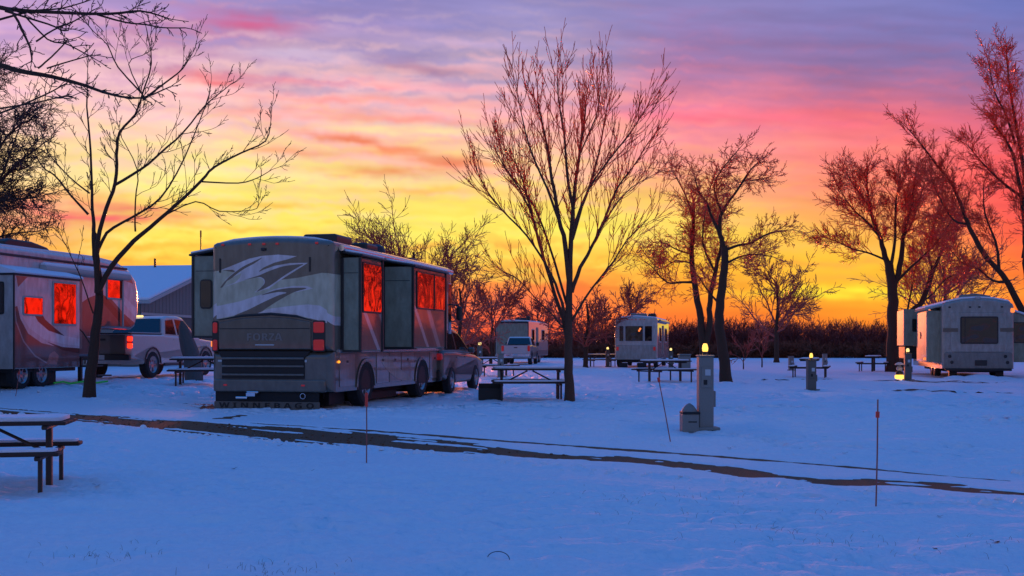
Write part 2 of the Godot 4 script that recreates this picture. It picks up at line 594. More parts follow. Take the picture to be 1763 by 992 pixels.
	M.letter = mat(0.22, 0.19, 0.16, 0.4)
	M.rail = mat(0.75, 0.7, 0.68, 0.18, 0.85)
	M.flank = coated(textured(0.08, Color(0.24, 0.18, 0.15), Color(0.36, 0.28, 0.25), 1.2, 0.3))  # paler and mottled: grazing reflections on the lower panels put into the colour
	for k in ["taupe", "lower", "flank", "slide_grey", "white_gel", "far_gel", "grey_gel", "pale_coat"]:
		grimy(M[k])


# ---------------------------------------------------------------- ground
func ss(a: float, b: float, x: float) -> float:
	return smoothstep(a, b, x)


func g(x: float, d: float) -> float:
	return 0.28 * ss(13, 22, d) - 0.13 * ss(45, 130, d) + 0.3 * ss(5, 11, -x) * ss(22, 30, d) * (1.0 - ss(60, 120, d))


func on(x: float, d: float, dy := 0.0) -> Vector3:
	return Vector3(x, g(x, d) + dy, -d)


func knots(a: Array, x: float) -> float:
	for i in range(0, a.size() - 2, 2):
		if x <= a[i + 2]:
			return lerpf(a[i + 1], a[i + 3], clampf((x - a[i]) / (a[i + 2] - a[i]), 0.0, 1.0))
	return a[-1]


const ROAD_AT := Vector2(-10.6, 24.0)
const ROAD_TO := Vector2(0.8137, -0.5812)
const LOW_EDGE := [-40.0, -1.0, 0.0, -0.95, 1.6, -0.92, 3.0, -1.08, 5.0, -1.2, 8.0, -1.22, 10.0, -1.0, 11.0, -0.84, 12.0, -0.64, 12.9, -0.25]
const HIGH_EDGE := [-40.0, 0.0, 0.0, 0.0, 1.6, 0.08, 4.0, 0.0, 5.5, 0.08, 7.0, 0.3, 9.4, 0.45, 11.0, 0.52, 12.0, 0.5, 12.9, 0.15]
const FAR_LINE := [-40.0, 0.5, 7.5, 0.5, 9.6, 0.78, 12.5, 1.0, 15.0, 1.28, 17.0, 1.4, 19.0, 1.25]


func bare(u: float, v: float) -> float:   # above 0: the road is swept bare here; the value is roughly metres inside
	var j := 0.10 * n_fine.get_noise_2d(u * 0.9, v * 2.0) + 0.14 * n_soft.get_noise_2d(u * 2.0, v * 0.8 + 40.0) + 0.06 * n_fine.get_noise_2d(u * 3.5, v * 5.0 + 20.0)
	var m := -1.0
	if u < 13.4:
		m = minf(minf(v - knots(LOW_EDGE, u), knots(HIGH_EDGE, u) - v), 12.9 - u) + j
		var streak := n_soft.get_noise_2d(u * 0.9 + 9.0, v * 9.0)
		m -= maxf(0.0, streak - 0.1) * 1.3 + 0.25 * maxf(0.0, n_fine.get_noise_2d(u * 5.0, v * 7.0 + 60.0) - 0.1)
	if u > 7.0 and u < 19.4:
		m = maxf(m, 0.085 - absf(v - knots(FAR_LINE, u)) + j * 0.5 - 0.1 * ss(18.2, 19.2, u) - 0.05 * (1.0 - ss(8.0, 10.5, u)))
	if u > 12.5 and u < 30.0:
		m = maxf(m, 0.1 - absf(v - 0.18 + 0.012 * (u - 12.5) - 0.1 * sin(u * 1.7)) + j * 0.6)
	for e in [[13.5, 0.0, 0.5, 0.2, 0.1], [14.7, 0.4, 0.5, 0.2, 0.1], [15.8, 0.3, 0.8, 0.26, -0.05], [16.5, 0.1, 0.5, 0.26, -0.2], [17.85, 0.0, 0.42, 0.34, 0.3], [18.3, 0.42, 0.55, 0.14, 0.1], [20.3, 0.04, 1.4, 0.16, 0.02], [23.5, 0.1, 1.6, 0.2, 0.0]]:
		var du: float = u - e[0]
		var q := Vector2(du / e[2], (v - e[1] - e[4] * du) / e[3]).length()
		if q < 3.0:
			m = maxf(m, (1.0 - q) * e[3] + j * 0.8)
	return m


func snow_top(x: float, d: float) -> float:
	var y := g(x, d)
	var far := 1.0 - ss(40, 90, d)
	var p0 := Vector2(x, d) - ROAD_AT
	var rough := clampf(n_drift.get_noise_2d(x * 0.22 + 9.0, d * 0.3) * 1.6 + 0.35 + 0.3 * ss(-1.0, 4.0, x), 0.0, 1.0) * (1.0 - 0.55 * ss(30, 50, d))
	var flat := 1.0 - 0.92 * exp(-pow(p0.dot(Vector2(-ROAD_TO.y, ROAD_TO.x)) / 2.1, 6.0))
	y += flat * far * (0.04 * n_soft.get_noise_2d(x * 0.6, d * 1.1) + 0.06 * n_drift.get_noise_2d(x * 0.8, d * 2.4) + (0.012 + 0.055 * rough) * n_fine.get_noise_2d(x * 1.0, d * 2.2))
	# the low crests of wind drifts
	var crest := maxf(0.0, 0.1 - absf(n_drift.get_noise_2d(x * 0.45 + 20.0, d * 1.3))) / 0.1
	y += flat * far * crest * crest * (0.045 + 0.045 * ss(16, 20, d)) * maxf(0.0, n_soft.get_noise_2d(x * 0.5 + 7.0, d * 0.5) + 0.25)
	# trodden and drifted patches
	var tread := maxf(0.0, n_drift.get_noise_2d(x * 0.35 + 50.0, d * 0.5) + 0.05 * ss(16, 20, d) - 0.05)
	y -= flat * far * tread * (0.3 + 0.35 * ss(16, 20, d)) * maxf(0.0, n_fine.get_noise_2d(x * 1.7, d * 3.0 + 9.0))
	# wheel ruts and a trodden path
	if d > 8.0 and d < 60.0:
		for rut in [[-4.2, 22.0, 0.218, 1.7], [9.8, 22.0, 0.19, 1.6], [3.0, 30.0, 2.4, 1.6], [-2.0, 36.0, 4.5, 1.5], [6.5, 20.0, 0.5, 0.0]]:
			var along: float = d - rut[1] if rut[2] < 1.0 else x - rut[0]
			var off: float = (x - rut[0] - rut[2] * (d - rut[1])) / sqrt(1.0 + rut[2] * rut[2]) + 0.35 * n_drift.get_noise_1d(d * 0.3 + rut[0])
			var q: float = absf(absf(off) - rut[3] * 0.5) / 0.16
			if q < 2.0 and along > -1.0:
				y -= far * 0.065 * exp(-q * q) * (0.6 + 0.9 * n_fine.get_noise_2d(x * 2.0, d * 2.0))
	if d > 6.5 and d < 32.0:
		y -= footprint(x, d)
	if d > 4.0 and d < 45.0:
		var p := Vector2(x, d) - ROAD_AT
		var u := p.dot(ROAD_TO)
		var v := p.dot(Vector2(-ROAD_TO.y, ROAD_TO.x))
		if absf(v) < 3.2 and u > -45.0 and u < 40.0:
			var m := bare(u, v)
			var edge: float = knots(LOW_EDGE, minf(u, 12.0)) - 0.3
			var bank := exp(-pow((v - edge) / 0.22, 2.0)) * (0.005 + 0.075 * maxf(0.0, n_fine.get_noise_2d(u * 1.3, 3.0 + v * 1.5)))
			y += bank
			y -= 0.034 * ss(-0.06, 0.04, m) + 0.006 * ss(-2.0, -1.0, v) * (1.0 - ss(1.2, 2.2, v))
	return y


const TRAILS := [[-2.6, 23.3, 2.6, 19.9], [1.2, 26.2, 5.2, 24.2], [-8.2, 25.6, -3.6, 23.4], [3.4, 18.4, 5.9, 16.3], [2.4, 12.4, 6.2, 11.2]]


func footprint(x: float, d: float) -> float:
	var deep := 0.0
	for t in TRAILS:
		var a := Vector2(t[0], t[1])
		var b := Vector2(t[2], t[3])
		var dir := (b - a).normalized()
		var q := Vector2(x, d) - a
		var along := q.dot(dir)
		if along < -0.3 or along > a.distance_to(b) + 0.3:
			continue
		var off := q.dot(Vector2(-dir.y, dir.x)) - 0.25 * sin(along * 0.9 + t[0])
		if absf(off) > 0.4:
			continue
		var step := roundf(along / 0.36)
		var du := (along - step * 0.36 - 0.04 * sin(step * 7.3)) / 0.14
		var dv := (off - (0.11 if int(step) % 2 == 0 else -0.11)) / 0.065
		var r2 := du * du + dv * dv
		deep += 0.085 * exp(-r2 * r2) - 0.025 * exp(-pow(sqrt(r2) - 1.5, 2.0) * 5.0)
	return deep


func spaced(from: float, to: float, step: float, grow: float, lo: float, hi: float) -> PackedFloat32Array:
	var a := PackedFloat32Array()
	var x := from
	while x <= to:
		a.append(x)
		x += step
	var s := step
	x = a[-1]
	while x < hi:
		s *= grow
		x += s
		a.append(x)
	s = step
	x = from
	var before := PackedFloat32Array()
	while x > lo:
		s *= grow
		x -= s
		before.append(x)
	before.reverse()
	return before + a


func sheet(xs: PackedFloat32Array, ds: PackedFloat32Array, height: Callable) -> MB:
	var mb := MB.new()
	var w := xs.size()
	var h := ds.size()
	mb.v.resize(w * h)
	mb.n.resize(w * h)
	mb.t.resize(w * h)
	for j in h:
		for i in w:
			mb.v[j * w + i] = Vector3(xs[i], height.call(xs[i], ds[j]), -ds[j])
			mb.t[j * w + i] = Vector2(xs[i], ds[j])
	mb.k.resize((w - 1) * (h - 1) * 6)
	var q := 0
	for j in h:
		for i in w:
			var a := mb.v[j * w + mini(i + 1, w - 1)] - mb.v[j * w + maxi(i - 1, 0)]
			var b := mb.v[mini(j + 1, h - 1) * w + i] - mb.v[maxi(j - 1, 0) * w + i]
			mb.n[j * w + i] = a.cross(b).normalized()
			if i < w - 1 and j < h - 1:
				var s := j * w + i
				for z in [s, s + w, s + 1, s + 1, s + w, s + w + 1]:
					mb.k[q] = z
					q += 1
	return mb


func build_ground() -> void:
	var xs := spaced(-12.5, 9.5, 0.06, 1.06, -900.0, 900.0)
	var ds := spaced(10.0, 26.0, 0.05, 1.045, -300.0, 900.0)
	struct("snow_ground", sheet(xs, ds, snow_top), M.snow)
	var rx := spaced(-40.0, 12.0, 0.8, 1.3, -60.0, 16.0)
	var rd := spaced(5.0, 45.0, 0.8, 1.3, 2.0, 50.0)
	var road := MB.new()
	var n := 90
	var side := Vector2(-ROAD_TO.y, ROAD_TO.x)
	for i in n:
		for j in 6:
			var c := []
			for o in [[i, j], [i + 1, j], [i + 1, j + 1], [i, j + 1]]:
				var p: Vector2 = ROAD_AT + ROAD_TO * (-42.0 + 84.0 * o[0] / n) + side * (-1.6 + 3.3 * o[1] / 6.0)
				c.append(Vector3(p.x, g(p.x, p.y) - 0.02 if p.y > 1.0 else -0.02, -p.y))
			road.face(c[0], c[1], c[2], c[3])
	for i in road.n.size():
		if road.n[i].y < 0:
			road.n[i] = -road.n[i]
	struct("road", road, M.dirt)
	# far lanes and camping pads where the snow is worn through: narrow ragged strips
	for lane in [[[8.6, 44.5], [10.4, 43.9], [12.2, 44.2], 0.35], [[15.5, 31.0], [12.6, 32.6], [10.2, 34.2], 0.12], [[17.5, 40.8], [15.0, 42.0], [13.0, 42.6], 0.2], [[-6.8, 24.6], [-6.2, 24.4], [-5.6, 24.3], 0.22], [[-7.6, 25.6], [-6.6, 25.1], [-5.9, 24.9], 0.12]]:
		var strip := MB.new()
		for i in 40:
			var t0 := i / 40.0
			var t1 := (i + 1) / 40.0
			var q := []
			for t_ in [t0, t1]:
				var p := Vector2(lane[0][0], lane[0][1]).lerp(Vector2(lane[1][0], lane[1][1]), t_).lerp(Vector2(lane[1][0], lane[1][1]).lerp(Vector2(lane[2][0], lane[2][1]), t_), t_)
				var wd: float = lane[3] * sin(PI * clampf(t_, 0.02, 0.98)) * (1.0 + 0.9 * n_fine.get_noise_1d(t_ * 9.0 + lane[0][0]))
				for s in [-1.0, 1.0]:
					q.append(Vector3(p.x, snow_top(p.x, p.y + s * wd) + 0.008, -(p.y + s * wd)))
			strip.quad(q[0], q[2], q[3], q[1], Vector3.UP)
		struct("dirt_track", strip, M.dirt)


# ---------------------------------------------------------------- printed graphics
func curve_closed(p: Array, each := 6) -> PackedVector2Array:
	var out := PackedVector2Array()
	var m := p.size()
	for i in m:
		var a: Vector2 = p[(i + m - 1) % m]
		var b: Vector2 = p[i]
		var c: Vector2 = p[(i + 1) % m]
		var d: Vector2 = p[(i + 2) % m]
		for q in each:
			out.append(b.cubic_interpolate(c, b - (b - a).limit_length(c.distance_to(b) * 1.2), c + (d - c).limit_length(c.distance_to(b) * 1.2), float(q) / each))
	return out


func print_texture(w: int, h: int, area: Rect2, base: Color, shapes: Array) -> ImageTexture:
	var im := Image.create(w, h, false, Image.FORMAT_RGB8)
	im.fill(base.linear_to_srgb())
	for sh in shapes:
		var col: Color = sh[0].linear_to_srgb()
		var pts: PackedVector2Array = curve_closed(sh[1]) if sh.size() < 3 else PackedVector2Array(sh[1])
		var px := PackedVector2Array()
		var top := 1e9
		var low := -1e9
		for p in pts:
			var q := Vector2((p.x - area.position.x) / area.size.x * w, (area.end.y - p.y) / area.size.y * h)
			px.append(q)
			top = minf(top, q.y)
			low = maxf(low, q.y)
		for row in range(maxi(0, int(top)), mini(h - 1, int(low) + 1) + 1):
			var xs := []
			var yy := row + 0.5
			for i in px.size():
				var a := px[i]
				var b := px[(i + 1) % px.size()]
				if (a.y > yy) != (b.y > yy):
					xs.append(a.x + (yy - a.y) / (b.y - a.y) * (b.x - a.x))
			xs.sort()
			for i in range(0, xs.size() - 1, 2):
				var x0 := clampi(roundi(xs[i]), 0, w)
				var x1 := clampi(roundi(xs[i + 1]), 0, w)
				if x1 > x0:
					im.fill_rect(Rect2i(x0, row, x1 - x0, 1), col)
	return ImageTexture.create_from_image(im)


func printed(w: int, h: int, area: Rect2, base: Color, shapes: Array, rough := 0.4) -> StandardMaterial3D:
	var m := mat(1, 1, 1, rough)
	m.albedo_texture = print_texture(w, h, area, base, shapes)
	m.uv1_scale = Vector3(1.0 / area.size.x, -1.0 / area.size.y, 1)
	m.uv1_offset = Vector3(-area.position.x / area.size.x, area.end.y / area.size.y, 0)
	return grimy(coated(m))


func text_mesh(called: String, words: String, height: float, depth: float, m: Material, parent: Node3D, at: Vector3, width := 0.0) -> void:
	var tm := TextMesh.new()
	var f := SystemFont.new()
	f.font_names = PackedStringArray(["Droid Sans"])
	f.font_weight = 700
	tm.font = f
	tm.text = words
	tm.font_size = 64
	tm.pixel_size = height / 46.0
	tm.depth = depth
	var o := MeshInstance3D.new()
	o.name = called
	o.mesh = tm
	o.material_override = m
	o.position = at
	if width > 0.0:
		var box := tm.get_aabb()
		if box.size.x > 0.01:
			o.scale.x = width / box.size.x
	parent.add_child(o, true)


# ---------------------------------------------------------------- vehicle pieces
# a profile drawn in (forward, up), pulled out along x
func side_xf(x := 0.0) -> Transform3D:
	return Transform3D(Basis(Vector3(0, 0, -1), Vector3.UP, Vector3(1, 0, 0)), Vector3(x, 0, 0))


func rect(x0: float, y0: float, x1: float, y1: float, r := 0.0) -> PackedVector2Array:
	if r <= 0.0:
		return PackedVector2Array([Vector2(x0, y0), Vector2(x1, y0), Vector2(x1, y1), Vector2(x0, y1)])
	var p := PackedVector2Array()
	for c in [[x1 - r, y0 + r, -90], [x1 - r, y1 - r, 0], [x0 + r, y1 - r, 90], [x0 + r, y0 + r, 180]]:
		for q in 4:
			var a := deg_to_rad(c[2] + 30.0 * q)
			p.append(Vector2(c[0] + r * cos(a), c[1] + r * sin(a)))
	return p


func wheel(parent: Node3D, x: float, s: float, r: float, w: float, out: float) -> void:   # out: which side the rim faces
	var turn := Basis(Vector3.BACK, -PI / 2 * out)
	var mb := MB.new().lathe(Vector3(x, r, -s), [Vector2(r * 0.62, w * 0.5), Vector2(r * 0.9, w * 0.5), Vector2(r, w * 0.36), Vector2(r, -w * 0.36), Vector2(r * 0.9, -w * 0.5), Vector2(0.02, -w * 0.5)], 28, turn)
	var ty := obj("wheel", mb, M.rubber, parent)
	var rm := MB.new().lathe(Vector3(x, r, -s), [Vector2(0.001, w * 0.36), Vector2(r * 0.2, w * 0.4), Vector2(r * 0.24, w * 0.3), Vector2(r * 0.5, w * 0.26), Vector2(r * 0.6, w * 0.44), Vector2(r * 0.63, w * 0.49)], 28, turn)
	for q in 6:
		var a := TAU * q / 6.0
		rm.box(Vector3(x + out * w * 0.33, r + 0.38 * r * sin(a), -s + 0.38 * r * cos(a)), Vector3(w * 0.1, r * 0.13, r * 0.46), 0.01, Basis(Vector3.RIGHT, -a))
	obj("rim", rm, M.rim, ty)


func pane(parent: Node3D, called: String, shape: PackedVector2Array, xf: Transform3D, glass: Material, frame: Material, fw := 0.04, proud := 0.02) -> void:
	var outer := MB.new().extr(shape, 0.0, proud, 0.006, 1, xf)
	var fr := obj(called, outer, frame, parent)
	var inner := Geometry2D.offset_polygon(shape, -fw)
	if inner.size() > 0:
		obj("glass", MB.new().extr(inner[0], proud, proud + 0.008, 0.003, 1, xf), glass, fr)


const BACK_XF := Transform3D(Basis.IDENTITY, Vector3.ZERO)   # a drawing in x, y that faces the rear (+z)


func right_xf(x: float) -> Transform3D:   # a drawing in (forward, up) that faces right
	return side_xf(x)


func build_motorhome() -> void:
	var t := thing("motorhome", "large taupe motorhome with white swooshes on its rear, backed up to the swept road", "motorhome", on(-4.96, 23.92, -0.01), deg_to_rad(-12.6))
	var rp := func(a: Array) -> Array:
		var o := []
		for i in range(0, a.size(), 2):
			o.append(Vector2(a[i] * 0.002039 - 1.476, 3.718 - a[i + 1] * 0.00204))
		return o
	var taupe := Color(0.2, 0.16, 0.11)
	var beige := Color(0.62, 0.6, 0.42)
	var white := Color(0.82, 0.74, 0.74)
	var dark := Color(0.18, 0.145, 0.11)
	var shapes := [
		[beige, rp.call([-80, 430, 70, 425, 190, 408, 560, 480, 820, 515, 1000, 498, 1130, 475, 1270, 450, 1400, 462, 1600, 480, 1600, 905, -80, 905]), 1],
		[white, rp.call([170, 408, 330, 352, 480, 297, 620, 270, 800, 260, 1000, 279, 900, 310, 760, 340, 640, 388, 590, 425, 640, 450, 520, 490, 330, 545, 178, 588, 230, 500, 330, 420, 300, 405]), 1],
		[dark, rp.call([165, 585, 250, 490, 400, 385, 520, 330, 625, 288, 540, 345, 430, 398, 320, 470, 220, 560, 185, 586])],
		[beige, rp.call([190, 585, 240, 520, 330, 470, 400, 440, 380, 490, 330, 535]), 1],
		[white, rp.call([540, 455, 640, 410, 760, 372, 930, 347, 1120, 348, 960, 440, 820, 520, 700, 600, 545, 640, 600, 520]), 1],
		[beige, rp.call([330, 548, 480, 505, 580, 488, 630, 500, 648, 530, 630, 575, 560, 625, 480, 655, 400, 660]), 1],
		[dark, rp.call([430, 510, 580, 470, 700, 425, 860, 378, 1070, 360, 1000, 398, 890, 458, 815, 505, 700, 578, 565, 632, 625, 580, 652, 545, 645, 505, 600, 484, 520, 495])],
		[white, rp.call([-80, 790, 150, 772, 380, 728, 560, 675, 640, 655, 760, 605, 960, 578, 1100, 578, 1175, 606, 1000, 640, 880, 650, 700, 720, 520, 795, 330, 868, 150, 902, -80, 915]), 1],
		[dark, rp.call([615, 668, 760, 622, 920, 598, 1105, 602, 960, 645, 800, 725, 680, 795, 570, 862, 430, 875, 320, 875, 470, 815, 640, 738, 800, 672, 890, 645, 800, 637])],
		[white, rp.call([575, 850, 700, 805, 900, 782, 1120, 765, 1250, 778, 1340, 835, 1400, 900, 1600, 1010, 1600, 1060, 1380, 972, 1250, 930, 1050, 882, 800, 850]), 1],
		[dark, rp.call([-80, 915, 140, 908, 400, 872, 720, 855, 1000, 880, 1240, 930, 1385, 975, 1600, 1060, 1600, 1400, -80, 1400]), 1],
	]
	var top := PackedVector2Array([Vector2(-1.35, 1.2), Vector2(-1.35, 3.36), Vector2(-1.33, 3.43), Vector2(-1.25, 3.47), Vector2(-0.6, 3.525), Vector2(0, 3.55), Vector2(0.6, 3.525), Vector2(1.25, 3.47), Vector2(1.33, 3.43), Vector2(1.35, 3.36), Vector2(1.35, 1.2)])
	obj("body", MB.new().extr(top, 0.0, -9.0, 0.13, 5), printed(1024, 1024, Rect2(-1.5, 1.1, 3.0, 2.5), taupe, shapes), t)
	obj("lower_body", MB.new().extr(PackedVector2Array([Vector2(-1.35, 0.36), Vector2(-1.35, 1.2), Vector2(1.35, 1.2), Vector2(1.35, 0.36)]), 0.0, -9.0, 0.16, 4), M.lower, t)
	obj("chassis", MB.new().box(Vector3(0, 0.36, -4.6), Vector3(1.9, 0.3, 8.2)).box(Vector3(0, 0.2, -1.0), Vector3(2.1, 0.26, 0.9)).box(Vector3(0.5, 0.2, -4.0), Vector3(0.9, 0.28, 2.6)).box(Vector3(-0.6, 0.18, -7.6), Vector3(1.0, 0.3, 1.8)).box(Vector3(0, 0.25, -6.15), Vector3(2.0, 0.2, 0.3)).box(Vector3(0, 0.2, -8.75), Vector3(2.5, 0.34, 0.2)), M.black, t)  # lower boxes and front crosspiece added to block orange light underneath
	var sn := PackedVector2Array()
	for i in 9:
		var x := -1.2 + 0.3 * i
		sn.append(Vector2(x, 3.56 - 0.055 * x * x + (0.0 if i in [0, 8] else 0.03)))
	for i in 9:
		var x := 1.2 - 0.3 * i
		sn.append(Vector2(x, 3.54 - 0.06 * x * x))
	obj("roof_snow", MB.new().extr(sn, -0.12, -8.9, 0.02, 2), M.snow_lid, t)
	# roof fittings
	obj("air_conditioner", MB.new().extr(rect(0.1, 3.5, 0.88, 3.74, 0.06), -1.4, -2.4, 0.05, 2), M.trim, t)
	obj("air_conditioner", MB.new().extr(rect(0.3, 3.5, 1.0, 3.68, 0.06), -3.0, -3.8, 0.05, 2), M.trim, t)
	obj("satellite_dome", MB.new().lathe(Vector3(0.62, 3.48, -4.7), [Vector2(0.24, 0.0), Vector2(0.25, 0.12), Vector2(0.2, 0.24), Vector2(0.1, 0.3), Vector2(0.0, 0.31)]), M.trim, t)
	obj("roof_vent", MB.new().extr(rect(0.2, 3.48, 0.85, 3.62, 0.04), -6.8, -7.4, 0.04, 2), M.trim, t)
	# rear wall
	obj("arch_trim", MB.new().tube(PackedVector3Array([Vector3(-1.17, 1.85, 0.004), Vector3(-0.66, 1.935, 0.008), Vector3(0, 1.97, 0.008), Vector3(0.56, 1.92, 0.008), Vector3(0.9, 1.83, 0.004)]), PackedFloat32Array([0.008, 0.024, 0.028, 0.024, 0.008]), 8), M.trim, t)
	var hatch := obj("engine_hatch", MB.new().extr(PackedVector2Array([Vector2(-1.16, 1.24), Vector2(0.88, 1.24), Vector2(0.88, 1.8), Vector2(0.4, 1.88), Vector2(-0.1, 1.905), Vector2(-0.66, 1.88), Vector2(-1.16, 1.79)]), 0.0, 0.03, 0.02, 2), M.taupe, t)
	obj("groove", MB.new().box(Vector3(-0.14, 1.665, 0.03), Vector3(2.0, 0.016, 0.006), 0.002), M.black, hatch)
	text_mesh("lettering", "FORZA", 0.15, 0.012, M.letter, hatch, Vector3(-0.14, 1.49, 0.034), 0.78)
	obj("nameplate", MB.new().box(Vector3(-0.13, 1.33, 0.033), Vector3(0.42, 0.025, 0.008), 0.003), M.plate, hatch)
	var gr := obj("grille", MB.new().extr(PackedVector2Array([Vector2(-1.1, 0.63), Vector2(0.74, 0.63), Vector2(0.74, 1.06), Vector2(0.86, 1.2), Vector2(-1.2, 1.2), Vector2(-1.1, 1.06)]), -0.02, 0.012, 0.004, 1), M.black, t)
	for h in [1.05, 0.89, 0.715]:
		obj("slat", MB.new().box(Vector3(-0.18, h, 0.03), Vector3(1.82, 0.045, 0.04), 0.012), M.lower, gr)
	for c in [[0.93, 1.165], [-1.3, -1.2]]:
		for lamp in [[1.575, 1.8], [1.215, 1.44]]:
			obj("tail_light", MB.new().extr(rect(c[0], lamp[0], c[1], lamp[1], 0.035), -0.06, 0.035, 0.02, 3), M.lens_red, t)
		obj("lamp_housing", MB.new().extr(rect(c[0] - 0.02, 1.19, c[1] + 0.02, 1.83, 0.03), -0.1, 0.012, 0.008, 2), M.trim, t)
	for x in [-0.477, -0.16, 0.135, 1.0, -1.08]:
		obj("marker_light", MB.new().box(Vector3(x, 3.41, 0.012), Vector3(0.07, 0.045, 0.03), 0.01), M.lens_red, t)
	obj("camera_housing", MB.new().box(Vector3(-0.16, 3.3, 0.03), Vector3(0.1, 0.06, 0.07), 0.015), M.trim, t)
	for x in [-1.14, 0.85]:
		obj("ladder_socket", MB.new().box(Vector3(x, 2.98, 0.012), Vector3(0.035, 0.3, 0.03), 0.01), M.trim, t)
	obj("number_plate", MB.new().box(Vector3(-0.17, 0.545, 0.02), Vector3(0.28, 0.14, 0.012), 0.004), M.plate, t)
	obj("bumper", MB.new().extr(rect(-1.28, 0.36, 1.2, 0.62, 0.05), -0.1, 0.05, 0.04, 3), M.lower, t)
	obj("reflector", MB.new().box(Vector3(-1.0, 0.5, 0.055), Vector3(0.08, 0.035, 0.01), 0.003), M.lens_red, t)
	obj("reflector", MB.new().box(Vector3(0.72, 0.5, 0.055), Vector3(0.08, 0.035, 0.01), 0.003), M.lens_red, t)
	obj("decal", MB.new().box(Vector3(0.72, 1.0, 0.004), Vector3(0.13, 0.05, 0.006), 0.002), M.plate, t)
	obj("decal", MB.new().box(Vector3(-1.14, 1.0, 0.004), Vector3(0.1, 0.04, 0.006), 0.002), M.plate, t)
	obj("exhaust_tip", MB.new().lathe(Vector3(0.7, 0.28, 0.02), [Vector2(0.05, 0.0), Vector2(0.06, 0.0), Vector2(0.06, -0.25), Vector2(0.0, -0.25)], 16, Basis(Vector3.RIGHT, PI / 2)), M.chrome, t)
	obj("tow_hitch", MB.new().box(Vector3(-0.35, 0.31, 0.1), Vector3(0.2, 0.07, 0.3)).box(Vector3(-0.36, 0.36, 0.12), Vector3(0.26, 0.03, 0.03)).bar(Vector3(-0.75, 0.24, 0.06), Vector3(-0.5, 0.24, 0.06), 0.03), M.chrome, t)
	var flap := obj("mud_flap", MB.new().extr(rect(-1.28, 0.0, 1.06, 0.16, 0.02), -0.02, -0.005, 0.004, 1), M.post_dark, t)
	text_mesh("lettering", "W I N N E B A G O", 0.105, 0.01, M.black, flap, Vector3(-0.11, 0.08, -0.002), 2.1)
	obj("flap_sheet", MB.new().box(Vector3(-0.11, 0.24, -0.03), Vector3(2.3, 0.3, 0.012), 0.003), M.rubber, flap)
	# wheels, arches, storage doors
	for s in [1.95, 6.15]:
		for sd in [-1.0, 1.0]:
			wheel(t, sd * 1.2, s, 0.49, 0.32, sd)
		var arch := PackedVector2Array()
		for q in 13:
			var a := PI * q / 12.0
			arch.append(Vector2(s + 0.62 * cos(a), 0.42 + 0.62 * sin(a)))
		for q in 13:
			var a := PI - PI * q / 12.0
			arch.append(Vector2(s + 0.54 * cos(a), 0.42 + 0.54 * sin(a)))
		obj("wheel_arch", MB.new().extr(arch, 0.0, 0.03, 0.012, 2, side_xf(1.35)), M.lower, t)
		var well := PackedVector2Array()
		for q in 13:
			var a := PI * q / 12.0
			well.append(Vector2(s + 0.54 * cos(a), 0.36 + 0.6 * sin(a)))
		obj("wheel_well", MB.new().extr(well, 0.0, 0.006, 0.0, 1, side_xf(1.35)), M.black, t)
	for d in [[0.35, 1.25], [2.65, 3.5], [3.55, 4.4], [4.45, 5.45], [6.85, 7.7], [7.75, 8.6]]:
		var door := obj("storage_door", MB.new().extr(rect(d[0], 0.46, d[1], 1.14, 0.03), 0.0, 0.014, 0.008, 2, side_xf(1.35)), M.flank, t)
		obj("latch", MB.new().box(Vector3(1.37, 0.98, -(d[0] + d[1]) / 2), Vector3(0.014, 0.05, 0.1), 0.004), M.trim, door)
	obj("swoosh", MB.new().extr(curve_closed([Vector2(3.0, 0.95), Vector2(3.5, 0.7), Vector2(4.3, 0.5), Vector2(5.3, 0.45), Vector2(4.9, 0.6), Vector2(4.0, 0.85), Vector2(3.4, 1.1)], 4), 0.0, 0.004, 0.0, 1, side_xf(1.364)), M.white_gel, t)
	obj("belt_rail", MB.new().extr(PackedVector2Array([Vector2(1.35, 1.17), Vector2(1.39, 1.18), Vector2(1.39, 1.22), Vector2(1.35, 1.24)]), -0.3, -8.7, 0.004, 1), M.rail, t)
	obj("awning_roller", MB.new().bar(Vector3(1.42, 3.33, -0.3), Vector3(1.42, 3.33, -8.7), 0.065, 12), M.rail, t)
	obj("marker_light", MB.new().box(Vector3(1.365, 0.98, -0.3), Vector3(0.03, 0.05, 0.08), 0.01), M.lens_amber, t)
	obj("marker_light", MB.new().box(Vector3(-1.37, 1.35, -0.12), Vector3(0.05, 0.12, 0.1), 0.015), M.lens_orange, t)
	obj("marker_light", MB.new().box(Vector3(1.365, 3.18, -5.95), Vector3(0.03, 0.08, 0.1), 0.01), M.lens_red, t)
	# slide-outs
	var art := [
		[Color(0.6, 0.57, 0.56), [Vector2(0.0, 0.95), Vector2(0.25, 0.75), Vector2(0.75, 0.3), Vector2(1.1, 0.0), Vector2(1.3, 0.0), Vector2(0.8, 0.45), Vector2(0.3, 0.9), Vector2(0.0, 1.05)], 1],
		[Color(0.1, 0.085, 0.075), [Vector2(0.55, 1.0), Vector2(0.9, 0.6), Vector2(1.4, 0.0), Vector2(1.75, 0.0), Vector2(1.2, 0.7), Vector2(0.75, 1.1)], 1],
		[Color(0.45, 0.42, 0.4), [Vector2(1.0, 1.0), Vector2(1.4, 0.55), Vector2(2.0, 0.0), Vector2(2.3, 0.0), Vector2(1.7, 0.6), Vector2(1.2, 1.1)], 1],
	]
	var side_print := printed(512, 512, Rect2(0, 0, 2.8, 2.1), Color(0.16, 0.13, 0.105), art, 0.3)
	slide_out(t, 1.0, 0.45, 1.85, 1.35, 0.42, 1.2, 3.14, side_print, [0.12, 0.8, 1.3, 1.86])
	slide_out(t, 1.0, 3.08, 5.8, 1.35, 0.73, 1.26, 3.12, side_print, [0.25, 0.9, 2.6, 1.78])
